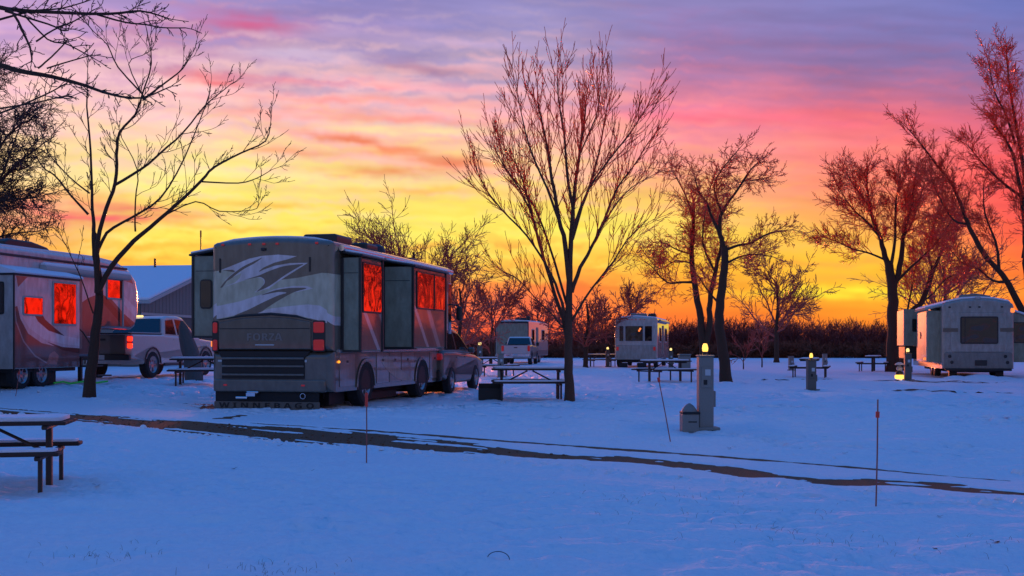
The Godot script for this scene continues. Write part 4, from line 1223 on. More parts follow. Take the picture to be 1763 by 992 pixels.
func build_vehicles() -> void:
	var pick := pickup("pickup_truck", "white pickup truck with its tail light lit beside the striped fifth wheel trailer", true)
	pick.position = on(-12.25, 34.7)
	pick.rotation.y = deg_to_rad(-11.0)
	var far := pickup("pickup_truck", "far white pickup truck seen from behind in front of a travel trailer", false)
	far.position = on(0.25, 79.5)
	far.rotation.y = deg_to_rad(-7.0)
	var car := thing("car", "grey car parked nose away at the far right corner of the taupe motorhome", "car", on(-2.55, 31.9), deg_to_rad(-12.6))
	car.scale = Vector3(1.0, 1.09, 0.96)
	var low := [Vector2(-0.85, 0.42), Vector2(-0.88, 0.75), Vector2(-0.8, 1.0), Vector2(-0.72, 1.06), Vector2(0.6, 1.04), Vector2(2.1, 0.98), Vector2(2.9, 0.94), Vector2(3.5, 0.84), Vector2(3.72, 0.66), Vector2(3.74, 0.4), Vector2(3.4, 0.3)]
	low.append_array([Vector2(3.18, 0.32)])
	var ar := arch_line(2.75, 0.4, 0.34)
	ar.reverse()
	low.append_array(ar)
	ar = arch_line(0.0, 0.4, 0.34)
	ar.reverse()
	low.append_array([Vector2(2.2, 0.24), Vector2(0.5, 0.24)])
	low.append_array(ar)
	low.append(Vector2(-0.5, 0.34))
	obj("body", MB.new().extr(PackedVector2Array(low), -0.92, 0.92, 0.09, 4, side_xf()), M.suv_grey, car)
	var cab := PackedVector2Array([Vector2(-0.72, 1.0), Vector2(-0.62, 1.2), Vector2(-0.3, 1.52), Vector2(0.1, 1.62), Vector2(0.9, 1.64), Vector2(1.4, 1.58), Vector2(1.8, 1.4), Vector2(2.5, 0.98)])
	obj("cabin", tumble(MB.new().extr(cab, -0.86, 0.86, 0.1, 3, side_xf()), 1.0, 0.3), M.suv_grey, car)
	for s in [[Vector2(-0.42, 1.08), Vector2(-0.22, 1.42), Vector2(0.15, 1.53), Vector2(0.72, 1.55), Vector2(0.72, 1.08)], [Vector2(0.82, 1.08), Vector2(0.82, 1.55), Vector2(1.32, 1.5), Vector2(1.66, 1.36), Vector2(2.1, 1.08)]]:
		obj("side_window", tumble(MB.new().extr(PackedVector2Array(s), -0.875, 0.875, 0.008, 1, side_xf()), 1.0, 0.3), M.glass_dark, car)
	obj("windscreen", tumble(MB.new().face_strip([Vector3(-0.74, 1.4, -1.86), Vector3(0.74, 1.4, -1.86), Vector3(0.8, 1.02, -2.46), Vector3(-0.8, 1.02, -2.46)], Vector3(0, 0.03, -0.02)), 1.0, 0.2), M.glass_dark, car)
	obj("rear_window", tumble(MB.new().face_strip([Vector3(-0.68, 1.48, 0.39), Vector3(0.68, 1.48, 0.39), Vector3(0.72, 1.16, 0.69), Vector3(-0.72, 1.16, 0.69)], Vector3(0, 0.02, 0.03)), 1.0, 0.2), M.glass_dark, car)
	for x in [-0.8, 0.8]:
		obj("tail_light", MB.new().box(Vector3(x, 0.92, 0.84), Vector3(0.2, 0.16, 0.1), 0.03), M.lens_red, car)
		obj("headlight", MB.new().box(Vector3(x, 0.74, -3.6), Vector3(0.24, 0.14, 0.2), 0.05), M.fascia, car)
		obj("wing_mirror", MB.new().box(Vector3(x * 1.22, 1.08, -2.0), Vector3(0.2, 0.14, 0.12), 0.04), M.suv_grey, car)
		for s in [0.0, 2.75]:
			wheel(car, x * 1.04, s, 0.34, 0.22, signf(x))
		for s in [0.62, 1.5]:
			obj("handle", MB.new().box(Vector3(x * 1.16, 0.9, -s), Vector3(0.03, 0.03, 0.16), 0.01), M.suv_grey, car)
	obj("bumper", MB.new().extr(rect(-0.86, 0.32, 0.86, 0.6, 0.05), 0.7, 0.93, 0.05, 3), M.trim, car)
	obj("number_plate", MB.new().box(Vector3(0, 0.78, 0.89), Vector3(0.34, 0.15, 0.01), 0.003), M.plate, car)
	var bundle := thing("covered_bundle", "tall dark tarp-covered bundle leaning in front of the white pickup truck", "covered bundle", on(-9.55, 34.6), 0.3)
	bundle.scale = Vector3(0.72, 1.0, 0.72)
	var rings := [[0.34, 0.0, 0.1], [0.36, 0.25, 0.08], [0.34, 0.6, 0.02], [0.33, 0.95, -0.1], [0.27, 1.3, -0.22], [0.18, 1.6, -0.32], [0.05, 1.78, -0.38]]
	var mb := MB.new()
	for i in rings.size() - 1:
		for j in 20:
			var q := []
			for o in [[i, j], [i, j + 1], [i + 1, j + 1], [i + 1, j]]:
				var a: float = TAU * o[1] / 20.0
				var rr: float = rings[o[0]][0] * (1.0 + 0.14 * sin(a * 5.0 + o[0] * 0.7))
				q.append(Vector3(rings[o[0]][2] + rr * cos(a), rings[o[0]][1], rr * 0.8 * sin(a)))
			mb.quad(q[0], q[1], q[2], q[3], Vector3(cos(TAU * (j + 0.5) / 20), 0.15, sin(TAU * (j + 0.5) / 20)).normalized())
	obj("cover", mb, M.tarp, bundle)
	obj("cord", MB.new().tube(PackedVector3Array([Vector3(0.42, 0.6, 0.0), Vector3(0.02, 0.62, 0.3), Vector3(-0.36, 0.62, 0.0), Vector3(0.02, 0.6, -0.3), Vector3(0.42, 0.6, 0.0)]), PackedFloat32Array([0.012, 0.012, 0.012, 0.012, 0.012]), 5), M.black, bundle)


func pickup(called: String, label: String, lit: bool) -> Node3D:
	var t := thing(called, label, "pickup truck")
	# origin: middle of the rear axle's tail end at the ground; forward is -z
	var low := [Vector2(0.02, 0.62), Vector2(0.0, 0.8), Vector2(0.02, 1.34), Vector2(2.0, 1.34), Vector2(2.02, 1.32), Vector2(4.3, 1.28), Vector2(4.45, 1.22), Vector2(5.6, 1.14), Vector2(5.85, 1.0), Vector2(5.88, 0.6), Vector2(5.7, 0.44), Vector2(5.35, 0.44)]
	var ar := arch_line(4.85, 0.48, 0.44)
	ar.reverse()
	low.append_array(ar)
	low.append_array([Vector2(4.3, 0.42), Vector2(1.8, 0.42)])
	ar = arch_line(1.22, 0.48, 0.44)
	ar.reverse()
	low.append_array(ar)
	low.append(Vector2(0.7, 0.55))
	obj("body", MB.new().extr(PackedVector2Array(low), -0.99, 0.99, 0.07, 4, side_xf()), M.truck_white, t)
	var cab := PackedVector2Array([Vector2(1.98, 1.2), Vector2(2.06, 1.4), Vector2(2.3, 1.86), Vector2(2.5, 1.94), Vector2(3.3, 1.95), Vector2(3.6, 1.9), Vector2(4.4, 1.26), Vector2(4.4, 1.2)])
	obj("cab", tumble(MB.new().extr(cab, -0.94, 0.94, 0.09, 4, side_xf()), 1.25, 0.28), M.truck_white, t)
	for s in [[Vector2(2.16, 1.36), Vector2(2.36, 1.8), Vector2(2.86, 1.84), Vector2(2.86, 1.34)], [Vector2(2.98, 1.34), Vector2(2.98, 1.84), Vector2(3.5, 1.82), Vector2(4.05, 1.34)]]:
		obj("side_window", tumble(MB.new().extr(PackedVector2Array(s), -0.952, 0.952, 0.008, 1, side_xf()), 1.25, 0.28), M.glass_dark, t)
	obj("rear_window", tumble(MB.new().face_strip([Vector3(-0.78, 1.84, -2.26), Vector3(0.78, 1.84, -2.26), Vector3(0.84, 1.4, -2.02), Vector3(-0.84, 1.4, -2.02)], Vector3(0, 0.01, 0.03)), 1.25, 0.2), M.glass_dark, t)
	obj("windscreen", tumble(MB.new().face_strip([Vector3(-0.78, 1.84, -3.7), Vector3(0.78, 1.84, -3.7), Vector3(0.86, 1.32, -4.36), Vector3(-0.86, 1.32, -4.36)], Vector3(0, 0.03, -0.02)), 1.25, 0.2), M.glass_dark, t)
	obj("bed_cover", MB.new().box(Vector3(0, 1.36, -1.02), Vector3(1.8, 0.05, 1.9), 0.015), M.trim, t)
	obj("bed_rail", MB.new().box(Vector3(0.88, 1.385, -1.0), Vector3(0.12, 0.03, 1.9), 0.01).box(Vector3(-0.88, 1.385, -1.0), Vector3(0.12, 0.03, 1.9), 0.01), M.fascia, t)
	var gate := obj("tailgate", MB.new().extr(rect(-0.76, 0.74, 0.76, 1.33, 0.03), -0.01, 0.025, 0.012, 2), M.truck_white if not lit else M.suv_grey, t)
	obj("handle", MB.new().box(Vector3(0, 1.18, 0.03), Vector3(0.24, 0.06, 0.02), 0.008), M.trim, gate)
	for x in [-0.9, 0.9]:
		obj("tail_light", MB.new().box(Vector3(x, 1.12, 0.0), Vector3(0.17, 0.38, 0.08), 0.025), M.lens_red, t)
		if lit:
			for y in [1.2, 1.0]:
				obj("lit_lens", MB.new().box(Vector3(x + signf(x) * 0.012, y, 0.012), Vector3(0.16, 0.15, 0.08), 0.02), M.lamp_red, t)
		obj("headlight", MB.new().box(Vector3(x * 0.93, 0.98, -5.8), Vector3(0.26, 0.22, 0.16), 0.04), M.fascia, t)
		obj("wing_mirror", MB.new().box(Vector3(x * 1.24, 1.42, -3.95), Vector3(0.2, 0.26, 0.14), 0.04), M.trim, t)
		for s in [1.22, 4.85]:
			wheel(t, x * 0.97, s, 0.42, 0.27, signf(x))
			var lip := PackedVector2Array(arch_line(s, 0.52, 0.44))
			var inner := arch_line(s, 0.47, 0.44)
			inner.reverse()
			lip.append_array(PackedVector2Array(inner))
			obj("fender_lip", MB.new().extr(lip, 0.0, 0.03 * signf(x), 0.01, 1, side_xf(x * 1.1)), M.trim, t)
		for s in [2.6, 3.4]:
			obj("handle", MB.new().box(Vector3(x * 1.105, 1.2, -s), Vector3(0.03, 0.035, 0.18), 0.01), M.truck_white, t)
		obj("running_board", MB.new().box(Vector3(x * 1.06, 0.42, -3.05), Vector3(0.14, 0.06, 2.2), 0.02), M.trim, t)
	obj("bumper", MB.new().extr(rect(-0.95, 0.56, 0.95, 0.74, 0.04), 0.0, 0.14, 0.03, 2), M.chrome if not lit else M.trim, t)
	obj("number_plate", MB.new().box(Vector3(0, 0.65, 0.145), Vector3(0.32, 0.14, 0.012), 0.003), M.plate, t)
	if lit:
		obj("cargo_lamp", MB.new().box(Vector3(-0.1, 1.93, -2.3), Vector3(0.36, 0.07, 0.08), 0.02), M.lamp_pale, t)
		for x in [-0.98, 0.98]:
			var l := OmniLight3D.new()
			l.name = "tail_light_glow"
			l.light_color = Color(1, 0.12, 0.05)
			l.light_energy = 0.008
			l.light_size = 0.08
			l.shadow_enabled = true
			l.position = Vector3(x * 0.95, 1.1, 0.12)
			t.add_child(l, true)
	return t


func build_house() -> void:
	var t := thing("house", "low house with snow on its wide roof and grey siding, behind the pickup truck", "house", on(-17.6, 55.0), deg_to_rad(-8.0))
	var d := 15.0
	var l := 18.0
	var e := 3.1
	var r := 5.05
	# gable wall: local x = 0 plane faces right; depth runs to -z; boards one by one
	var gable := PackedVector2Array([Vector2(0, 0), Vector2(0, e - 0.05), Vector2(d / 2, r - 0.05), Vector2(d, e - 0.05), Vector2(d, 0)])
	obj("wall", MB.new().extr(gable, -l, 0.0, 0.0, 1, side_xf()), M.siding_low, t)
	for i in 38:
		var a := i * d / 38.0
		var b := (i + 1) * d / 38.0 - 0.03
		var ya := e - 0.05 + (r - e) * (1.0 - absf(a - d / 2) / (d / 2))
		var yb := e - 0.05 + (r - e) * (1.0 - absf(b - d / 2) / (d / 2))
		obj("board", MB.new().extr(PackedVector2Array([Vector2(a, 2.55), Vector2(a, ya), Vector2(b, yb), Vector2(b, 2.55)]), 0.0, 0.03, 0.006, 1, side_xf()), M.siding, t)
	obj("band", MB.new().box(Vector3(0.05, 2.5, -d / 2), Vector3(0.08, 0.14, d), 0.02), M.fascia, t)
	obj("window", MB.new().extr(rect(3.0, 0.9, 4.4, 2.1, 0.02), 0.0, 0.05, 0.02, 1, side_xf()), M.fascia, t)
	for i in 18:
		obj("board", MB.new().box(Vector3(-0.5 - i, e / 2, 0.015), Vector3(0.96, e - 0.1, 0.03), 0.008), M.siding, t)
	var over := 0.5
	var slope := atan2(r - e, d / 2)
	for sg in [1.0, -1.0]:
		var ln := sqrt(pow(d / 2 + over, 2) + pow((r - e) * (d / 2 + over) / (d / 2), 2))
		var mid := Vector3(-l / 2 + 0.2, r - (r - e) * 0.5 * (d / 2 + over) / (d / 2) + 0.07, -d / 2 + sg * (d / 2 + over) / 2)
		var turn := Basis(Vector3.RIGHT, sg * slope)
		var rf := obj("roof", MB.new().box(mid, Vector3(l + 1.0, 0.16, ln), 0.02, turn), M.fascia, t)
		obj("roof_snow", MB.new().box(mid + turn * Vector3(0, 0.14, 0), Vector3(l + 0.9, 0.16, ln - 0.05), 0.05, turn), M.snow_lid, rf)
	obj("roof_vent", MB.new().bar(Vector3(-2.5, r - 0.4, -d / 2 + 0.6), Vector3(-2.5, r + 0.6, -d / 2 + 0.6), 0.06).bar(Vector3(-6.5, r - 0.4, -d / 2 + 1.2), Vector3(-6.5, r + 0.3, -d / 2 + 1.2), 0.08), M.trim, t)


# ---------------------------------------------------------------- trees
func any_side(d: Vector3) -> Vector3:
	var a := Vector3(rng.randf_range(-1, 1), rng.randf_range(-1, 1), rng.randf_range(-1, 1))
	a = (a - d * a.dot(d))
	return a.normalized() if a.length() > 0.01 else d.cross(Vector3.RIGHT).normalized()


func grow(mb: MB, p: Vector3, d: Vector3, length: float, r: float, lev: int, cf: Dictionary) -> void:
	var segs := 2 + lev
	var pts := PackedVector3Array([p])
	var rad := PackedFloat32Array([r])
	var dirs := [d]
	var thin: float = cf.thin
	for i in segs:
		d = (d + any_side(d) * cf.wob * rng.randf() + Vector3(0, cf.up, 0)).normalized()
		p += d * (length / segs)
		pts.append(p)
		rad.append(maxf(thin, lerpf(r, r * 0.35, float(i + 1) / segs)))
		dirs.append(d)
	mb.tube(pts, rad, 5 if r > 0.03 else (4 if r > 0.015 else 3), false)
	if lev <= 0:
		return
	var many: int = cf.n[lev]
	for c in many:
		var t := clampf(0.15 + 0.85 * (c + rng.randf()) / many, 0.0, 0.98)
		var f := t * segs
		var i := mini(int(f), segs - 1)
		var at := pts[i].lerp(pts[i + 1], f - i)
		var base: Vector3 = dirs[i + 1]
		var a := deg_to_rad(cf.ang * rng.randf_range(0.6, 1.35))
		var nd := (base * cos(a) + any_side(base) * sin(a)).normalized()
		grow(mb, at, nd, length * cf.rat * rng.randf_range(0.65, 1.2) * lerpf(1.1, 0.6, t), maxf(thin, rad[i] * 0.6), lev - 1, cf)
	grow(mb, p, d, length * cf.rat * 0.8, maxf(thin, rad[segs] * 0.9), lev - 1, cf)


func smooth_line(p: PackedVector3Array, each := 3) -> PackedVector3Array:
	var out := PackedVector3Array()
	for i in p.size() - 1:
		var a := p[maxi(i - 1, 0)]
		var d := p[mini(i + 2, p.size() - 1)]
		for q in each:
			out.append(p[i].cubic_interpolate(p[i + 1], a, d, float(q) / each))
	out.append(p[-1])
	return out


# Limbs are measured off the photograph in drawing units; `unit` of them make a metre at this tree.
func limb_points(pts: Array, bx: float, by: float, unit: float, z0: float, z1: float) -> PackedVector3Array:
	var o := PackedVector3Array()
	var m := pts.size() / 2
	for i in m:
		var t := float(i) / maxf(1.0, m - 1)
		o.append(Vector3((pts[i * 2] - bx) / unit, (by - pts[i * 2 + 1]) / unit, -lerpf(z0, z1, t)))
	return smooth_line(o)


func clothe(mb: MB, line: PackedVector3Array, rad: PackedFloat32Array, from: float, cf: Dictionary) -> void:
	var total := 0.0
	for i in line.size() - 1:
		total += line[i].distance_to(line[i + 1])
	var many := maxi(1, int(total * cf.per_m))
	for c in many:
		var t := from + (1.0 - from) * (c + rng.randf()) / many
		var f := minf(t, 0.995) * (line.size() - 1)
		var i := int(f)
		var at := line[i].lerp(line[i + 1], f - i)
		var d := (line[i + 1] - line[i]).normalized()
		var a := deg_to_rad(cf.ang * rng.randf_range(0.6, 1.3))
		var nd := (d * cos(a) + any_side(d) * sin(a)).normalized()
		grow(mb, at, nd, cf.len * rng.randf_range(0.55, 1.25) * lerpf(1.15, 0.6, t), maxf(cf.thin, minf(rad[i] * 0.55, cf.len * 0.016)), cf.lev, cf)
	grow(mb, line[-1], (line[-1] - line[-2]).normalized(), cf.len * 0.8, maxf(cf.thin, rad[-1]), cf.lev, cf)


func drawn_tree(called: String, label: String, at: Vector3, bx: float, by: float, unit: float, trunk: Array, limbs: Array, cf: Dictionary, bark: Material, twig: Material, group := "") -> Node3D:
	var t := thing(called, label, "tree", at, 0.0, group)
	var tw := MB.new()
	for i in limbs.size() + 1:
		var l: Array = trunk if i == 0 else limbs[i - 1]
		var line := limb_points(l[0], bx, by, unit, l[3], l[4])
		var rad := PackedFloat32Array()
		for q in line.size():
			var k := float(q) / (line.size() - 1)
			var r := lerpf(l[1], l[2], pow(k, 0.8))
			if i == 0 and q < 3:
				r *= [1.2, 1.06, 1.0][q]
			rad.append(r)
			if q > 0 and q < line.size() - 1:
				line[q] += Vector3(rng.randf_range(-1, 1), 0, rng.randf_range(-1, 1)) * r * (0.12 if i == 0 else 0.3)
		if i == 0:
			line[0].y -= 0.15
		obj("trunk" if i == 0 else "limb", MB.new().tube(line, rad, 10 if l[1] > 0.08 else 7), bark, t)
		if l[5] < 1.0:
			clothe(tw, line, rad, l[5], cf)
	var o := obj("crown", tw, twig, t)
	o.set_meta("kind", "stuff")
	return t


func wild_tree(called: String, label: String, at: Vector3, h: float, fork: float, limbs: int, spread: float, r: float, cf: Dictionary, bark: Material, twig: Material, group := "", lean := 0.0) -> Node3D:
	var t := thing(called, label, "tree", at, 0.0, group)
	var top := Vector3(lean * fork, fork, 0)
	var line := smooth_line(PackedVector3Array([Vector3(0, -0.15, 0), Vector3(lean * fork * 0.4, fork * 0.5, 0.03), top, top + Vector3(lean * 0.4 + 0.1, h * 0.16, 0.1), top + Vector3(lean * 0.8, h * 0.34, 0.0)]))
	var rad := PackedFloat32Array()
	for q in line.size():
		rad.append(lerpf(r * (1.35 if q == 0 else 1.0), r * 0.35, float(q) / (line.size() - 1)))
	obj("trunk", MB.new().tube(line, rad, 8), bark, t)
	var tw := MB.new()
	for i in limbs:
		var a := TAU * (i + 0.6 * rng.randf()) / limbs
		var k := rng.randf_range(0.3, 0.95)
		var f := k * (line.size() - 1)
		var from := line[int(f)]
		var tilt := deg_to_rad(spread * rng.randf_range(0.45, 1.1))
		var d := Vector3(sin(tilt) * cos(a), cos(tilt), sin(tilt) * sin(a))
		grow(tw, from, d, (h - from.y) * rng.randf_range(0.42, 0.58), r * lerpf(0.55, 0.3, k), 3, cf)
	var o := obj("crown", tw, twig, t)
	o.set_meta("kind", "stuff")
	return t


func build_trees() -> void:
	# sparse young tree on the left
	var sparse := {"wob": 0.38, "up": 0.09, "ang": 36.0, "n": [0, 3, 2], "rat": 0.6, "thin": 0.006, "per_m": 2.4, "len": 0.72, "lev": 2}
	drawn_tree("young_tree", "sparse young bare tree with few spreading branches in front of the striped fifth wheel", on(-9.51, 26.12), 153, 685, 76.5,
		[[153, 685, 156, 640, 160, 590, 166, 540, 168, 502, 163, 462, 158, 430, 156, 400], 0.14, 0.055, 0.0, 0.2, 2.0], [
			[[156, 402, 150, 372, 144, 325, 139, 254, 128, 172, 125, 119], 0.05, 0.012, 0.2, 0.9, 0.2],
			[[167, 505, 168, 450, 170, 415, 186, 360, 203, 318, 207, 271, 213, 233, 241, 203, 254, 169, 271, 118, 264, 62], 0.066, 0.01, 0.0, -0.5, 0.35],
			[[168, 505, 190, 458, 226, 415, 254, 390, 296, 351, 339, 309, 360, 284, 406, 258, 448, 236, 456, 202], 0.07, 0.01, 0.0, 0.6, 0.35],
			[[205, 322, 254, 296, 288, 271, 330, 237, 368, 195, 405, 168], 0.035, 0.01, -0.3, -0.9, 0.2],
			[[146, 368, 119, 334, 100, 305, 85, 292, 70, 255], 0.03, 0.01, 0.2, -0.6, 0.2],
			[[166, 440, 178, 400, 215, 372, 262, 335, 300, 262, 340, 148], 0.045, 0.01, 0.0, 1.0, 0.3],
			[[254, 169, 215, 125, 200, 90, 178, 68], 0.022, 0.008, -0.35, -0.7, 0.3],
			[[254, 178, 300, 140, 318, 122, 332, 96], 0.025, 0.008, -0.35, -0.1, 0.3],
			[[339, 309, 400, 310, 430, 300, 455, 283], 0.02, 0.008, 0.4, 0.8, 0.3],
			[[270, 372, 330, 345, 372, 362, 430, 360, 441, 352], 0.018, 0.007, 0.3, 0.2, 0.3],
			[[160, 540, 150, 505, 139, 470, 129, 445, 122, 425], 0.018, 0.008, 0.0, -0.3, 0.5],
			[[145, 330, 105, 300, 60, 250, 45, 205], 0.022, 0.008, 0.3, 0.8, 0.3],
			[[254, 172, 222, 112, 240, 92], 0.016, 0.007, -0.3, 0.2, 0.4],
			[[230, 398, 238, 350, 250, 300, 232, 250], 0.022, 0.008, 0.1, -0.9, 0.3],
		], sparse, M.bark_dark, M.twig_dark)
	# tall centre tree with a fan of upright branches
	var fan := {"wob": 0.2, "up": 0.11, "ang": 27.0, "n": [0, 2, 2], "rat": 0.68, "thin": 0.0062, "per_m": 5.2, "len": 0.92, "lev": 2}
	drawn_tree("fan_tree", "tall bare tree with an upright fan of fine branches beside the centre picnic table", on(1.33, 26.94), 980, 692, 77.5,
		[[980, 692, 979, 640, 978, 580, 979, 520, 980, 470, 982, 431, 985, 370, 990, 310, 999, 241, 1006, 195, 1010, 156], 0.125, 0.014, 0.0, 0.0, 0.55], [
			[[978, 600, 974, 561, 955, 500, 927, 404, 908, 330, 895, 281, 882, 246], 0.065, 0.012, 0.0, 0.9, 0.3],
			[[981, 480, 972, 410, 961, 363, 948, 296, 940, 245, 930, 199, 922, 164], 0.07, 0.012, 0.0, -0.7, 0.35],
			[[984, 495, 1000, 450, 1020, 415, 1044, 363, 1068, 305, 1100, 262, 1127, 218], 0.055, 0.01, 0.0, 0.5, 0.3],
			[[983, 548, 1005, 510, 1030, 475, 1056, 442, 1081, 404, 1114, 370], 0.035, 0.009, 0.0, -0.8, 0.3],
			[[974, 540, 960, 495, 940, 450, 903, 395, 860, 350, 830, 312, 812, 274], 0.04, 0.009, 0.0, -0.4, 0.3],
			[[978, 570, 950, 535, 925, 510, 890, 470, 860, 452], 0.022, 0.008, 0.0, 1.0, 0.3],
			[[985, 400, 1003, 340, 1025, 281, 1040, 218, 1050, 164, 1058, 132], 0.045, 0.009, 0.0, 0.9, 0.3],
			[[961, 370, 938, 312, 912, 257, 896, 203, 886, 157], 0.035, 0.009, -0.3, -1.2, 0.3],
			[[987, 350, 975, 281, 968, 218, 958, 164, 955, 132], 0.04, 0.009, 0.0, -1.1, 0.3],
			[[915, 355, 890, 304, 862, 265, 848, 238], 0.028, 0.008, 0.5, 0.1, 0.2],
			[[1030, 395, 1062, 340, 1098, 298, 1140, 271], 0.025, 0.008, 0.2, 1.3, 0.2],
			[[980, 460, 985, 390, 1010, 320, 1048, 265, 1080, 226, 1105, 187], 0.035, 0.009, 0.0, -1.5, 0.3],
			[[979, 530, 955, 440, 925, 350, 900, 304, 865, 257, 855, 218], 0.035, 0.009, 0.0, 1.6, 0.3],
			[[996, 253, 1015, 210, 1030, 171, 1034, 128], 0.022, 0.008, 0.0, -0.4, 0.2],
		], fan, M.bark, M.twig_sunset)
	# forked tree behind the nearest lamp pedestal
	var knotty := {"wob": 0.55, "up": 0.03, "ang": 48.0, "n": [0, 5, 5], "rat": 0.6, "thin": 0.008, "per_m": 7.0, "len": 0.8, "lev": 2}
	drawn_tree("forked_tree", "bare tree with leaning trunk and crooked branches right behind the nearest lamp pedestal", on(7.72, 41.92), 1250, 657, 50.0,
		[[1251, 657, 1247, 620, 1241, 580, 1238, 548, 1240, 510, 1245, 471, 1248, 440, 1247, 412], 0.22, 0.12, 0.0, 0.0, 2.0], [
			[[1247, 418, 1240, 390, 1240, 365, 1250, 342, 1276, 306, 1298, 273, 1316, 256], 0.1, 0.02, 0.0, 0.4, 0.2],
			[[1248, 420, 1270, 412, 1293, 408, 1322, 392, 1352, 388], 0.06, 0.018, 0.0, -0.8, 0.2],
			[[1250, 445, 1275, 432, 1308, 424, 1350, 428], 0.05, 0.015, 0.0, 1.2, 0.2],
			[[1244, 400, 1225, 365, 1210, 335, 1196, 318, 1185, 290], 0.07, 0.018, 0.0, -0.9, 0.2],
			[[1276, 306, 1290, 290, 1310, 288, 1340, 280], 0.035, 0.014, 0.3, 1.1, 0.1],
			[[1246, 355, 1232, 325, 1228, 300, 1245, 270, 1270, 240], 0.05, 0.015, 0.2, -0.6, 0.1],
			[[1241, 520, 1226, 500, 1215, 480, 1206, 462], 0.05, 0.02, 0.0, 0.9, 0.4],
		], knotty, M.bark_dark, M.twig_sunset)
	drawn_tree("twin_trunk_tree", "bare twin-trunked tree left of the leaning forked tree, low branch reaching left", on(8.35, 50.5), 1212, 648, 39.6,
		[[1212, 648, 1210, 600, 1206, 550, 1198, 505, 1192, 465, 1191, 430, 1193, 395, 1194, 362], 0.2, 0.07, 0.0, 0.0, 0.6], [
			[[1213, 620, 1219, 570, 1220, 535, 1224, 495, 1232, 455, 1238, 425, 1230, 385], 0.17, 0.05, 0.0, -0.7, 0.4],
			[[1194, 488, 1170, 488, 1152, 490, 1136, 480, 1122, 464, 1104, 452], 0.06, 0.015, 0.0, -0.6, 0.15],
			[[1192, 440, 1170, 432, 1150, 420, 1135, 415], 0.05, 0.015, 0.0, 0.8, 0.15],
			[[1193, 380, 1182, 340, 1168, 310, 1158, 290], 0.05, 0.014, 0.0, 0.4, 0.15],
			[[1228, 470, 1212, 440, 1205, 410, 1212, 350, 1222, 310], 0.06, 0.014, -0.4, -1.0, 0.2],
			[[1192, 455, 1165, 450, 1140, 462, 1120, 440], 0.04, 0.012, 0.0, 1.3, 0.15],
		], {"wob": 0.6, "up": 0.02, "ang": 50.0, "n": [0, 5, 5], "rat": 0.6, "thin": 0.009, "per_m": 5.5, "len": 1.2, "lev": 2}, M.bark_dark, M.twig_sunset)
	# broad tree left of the right trailer
	var broad := {"wob": 0.42, "up": 0.06, "ang": 40.0, "n": [0, 5, 7], "rat": 0.6, "thin": 0.010, "per_m": 6.0, "len": 1.4, "lev": 2}
	drawn_tree("broad_tree", "broad bare tree with straight thick trunk just left of the right-edge trailer", on(18.92, 57.74), 1536, 640, 36.4,
		[[1536, 640, 1537, 590, 1537, 540, 1537, 502, 1533, 470, 1528, 440], 0.34, 0.2, 0.0, 0.0, 2.0], [
			[[1530, 455, 1522, 420, 1517, 400, 1506, 365, 1500, 330, 1497, 300, 1500, 270], 0.16, 0.025, 0.0, 0.8, 0.25],
			[[1538, 490, 1548, 450, 1551, 410, 1556, 380, 1565, 345, 1568, 310, 1572, 280], 0.17, 0.025, 0.0, -0.6, 0.3],
			[[1515, 395, 1490, 370, 1466, 352, 1445, 330, 1430, 310], 0.07, 0.02, 0.2, -0.8, 0.15],
			[[1527, 440, 1500, 425, 1470, 415, 1445, 400, 1425, 390], 0.06, 0.018, 0.0, 1.5, 0.2],
			[[1553, 398, 1575, 370, 1592, 330, 1605, 300], 0.08, 0.02, 0.0, 1.0, 0.15],
			[[1530, 460, 1535, 400, 1530, 340, 1532, 290], 0.1, 0.02, 0.0, -1.5, 0.3],
			[[1540, 480, 1575, 440, 1600, 410, 1620, 370], 0.08, 0.02, 0.0, -1.8, 0.25],
			[[1500, 340, 1478, 300, 1468, 270], 0.06, 0.018, 0.5, 1.5, 0.1],
		], broad, M.bark_dark, M.twig_sunset)
	drawn_tree("slanting_tree", "bare tree with slanting trunk between the broad tree and the right-edge trailer", on(20.1, 60.0), 1546, 638, 33.3,
		[[1550, 640, 1552, 590, 1553, 560, 1566, 535, 1581, 521, 1592, 492, 1600, 465], 0.2, 0.12, 0.0, 0.0, 2.0], [
			[[1600, 468, 1614, 440, 1626, 415, 1645, 397, 1660, 385], 0.11, 0.025, 0.0, 0.5, 0.2],
			[[1600, 470, 1590, 430, 1596, 390, 1610, 350], 0.08, 0.02, 0.0, -0.8, 0.2],
			[[1554, 560, 1558, 520, 1562, 490, 1566, 450], 0.07, 0.02, 0.0, -0.5, 0.3],
			[[1582, 520, 1605, 505, 1630, 480, 1655, 470], 0.05, 0.02, 0.0, 1.0, 0.2],
		], broad, M.bark_dark, M.twig_sunset)
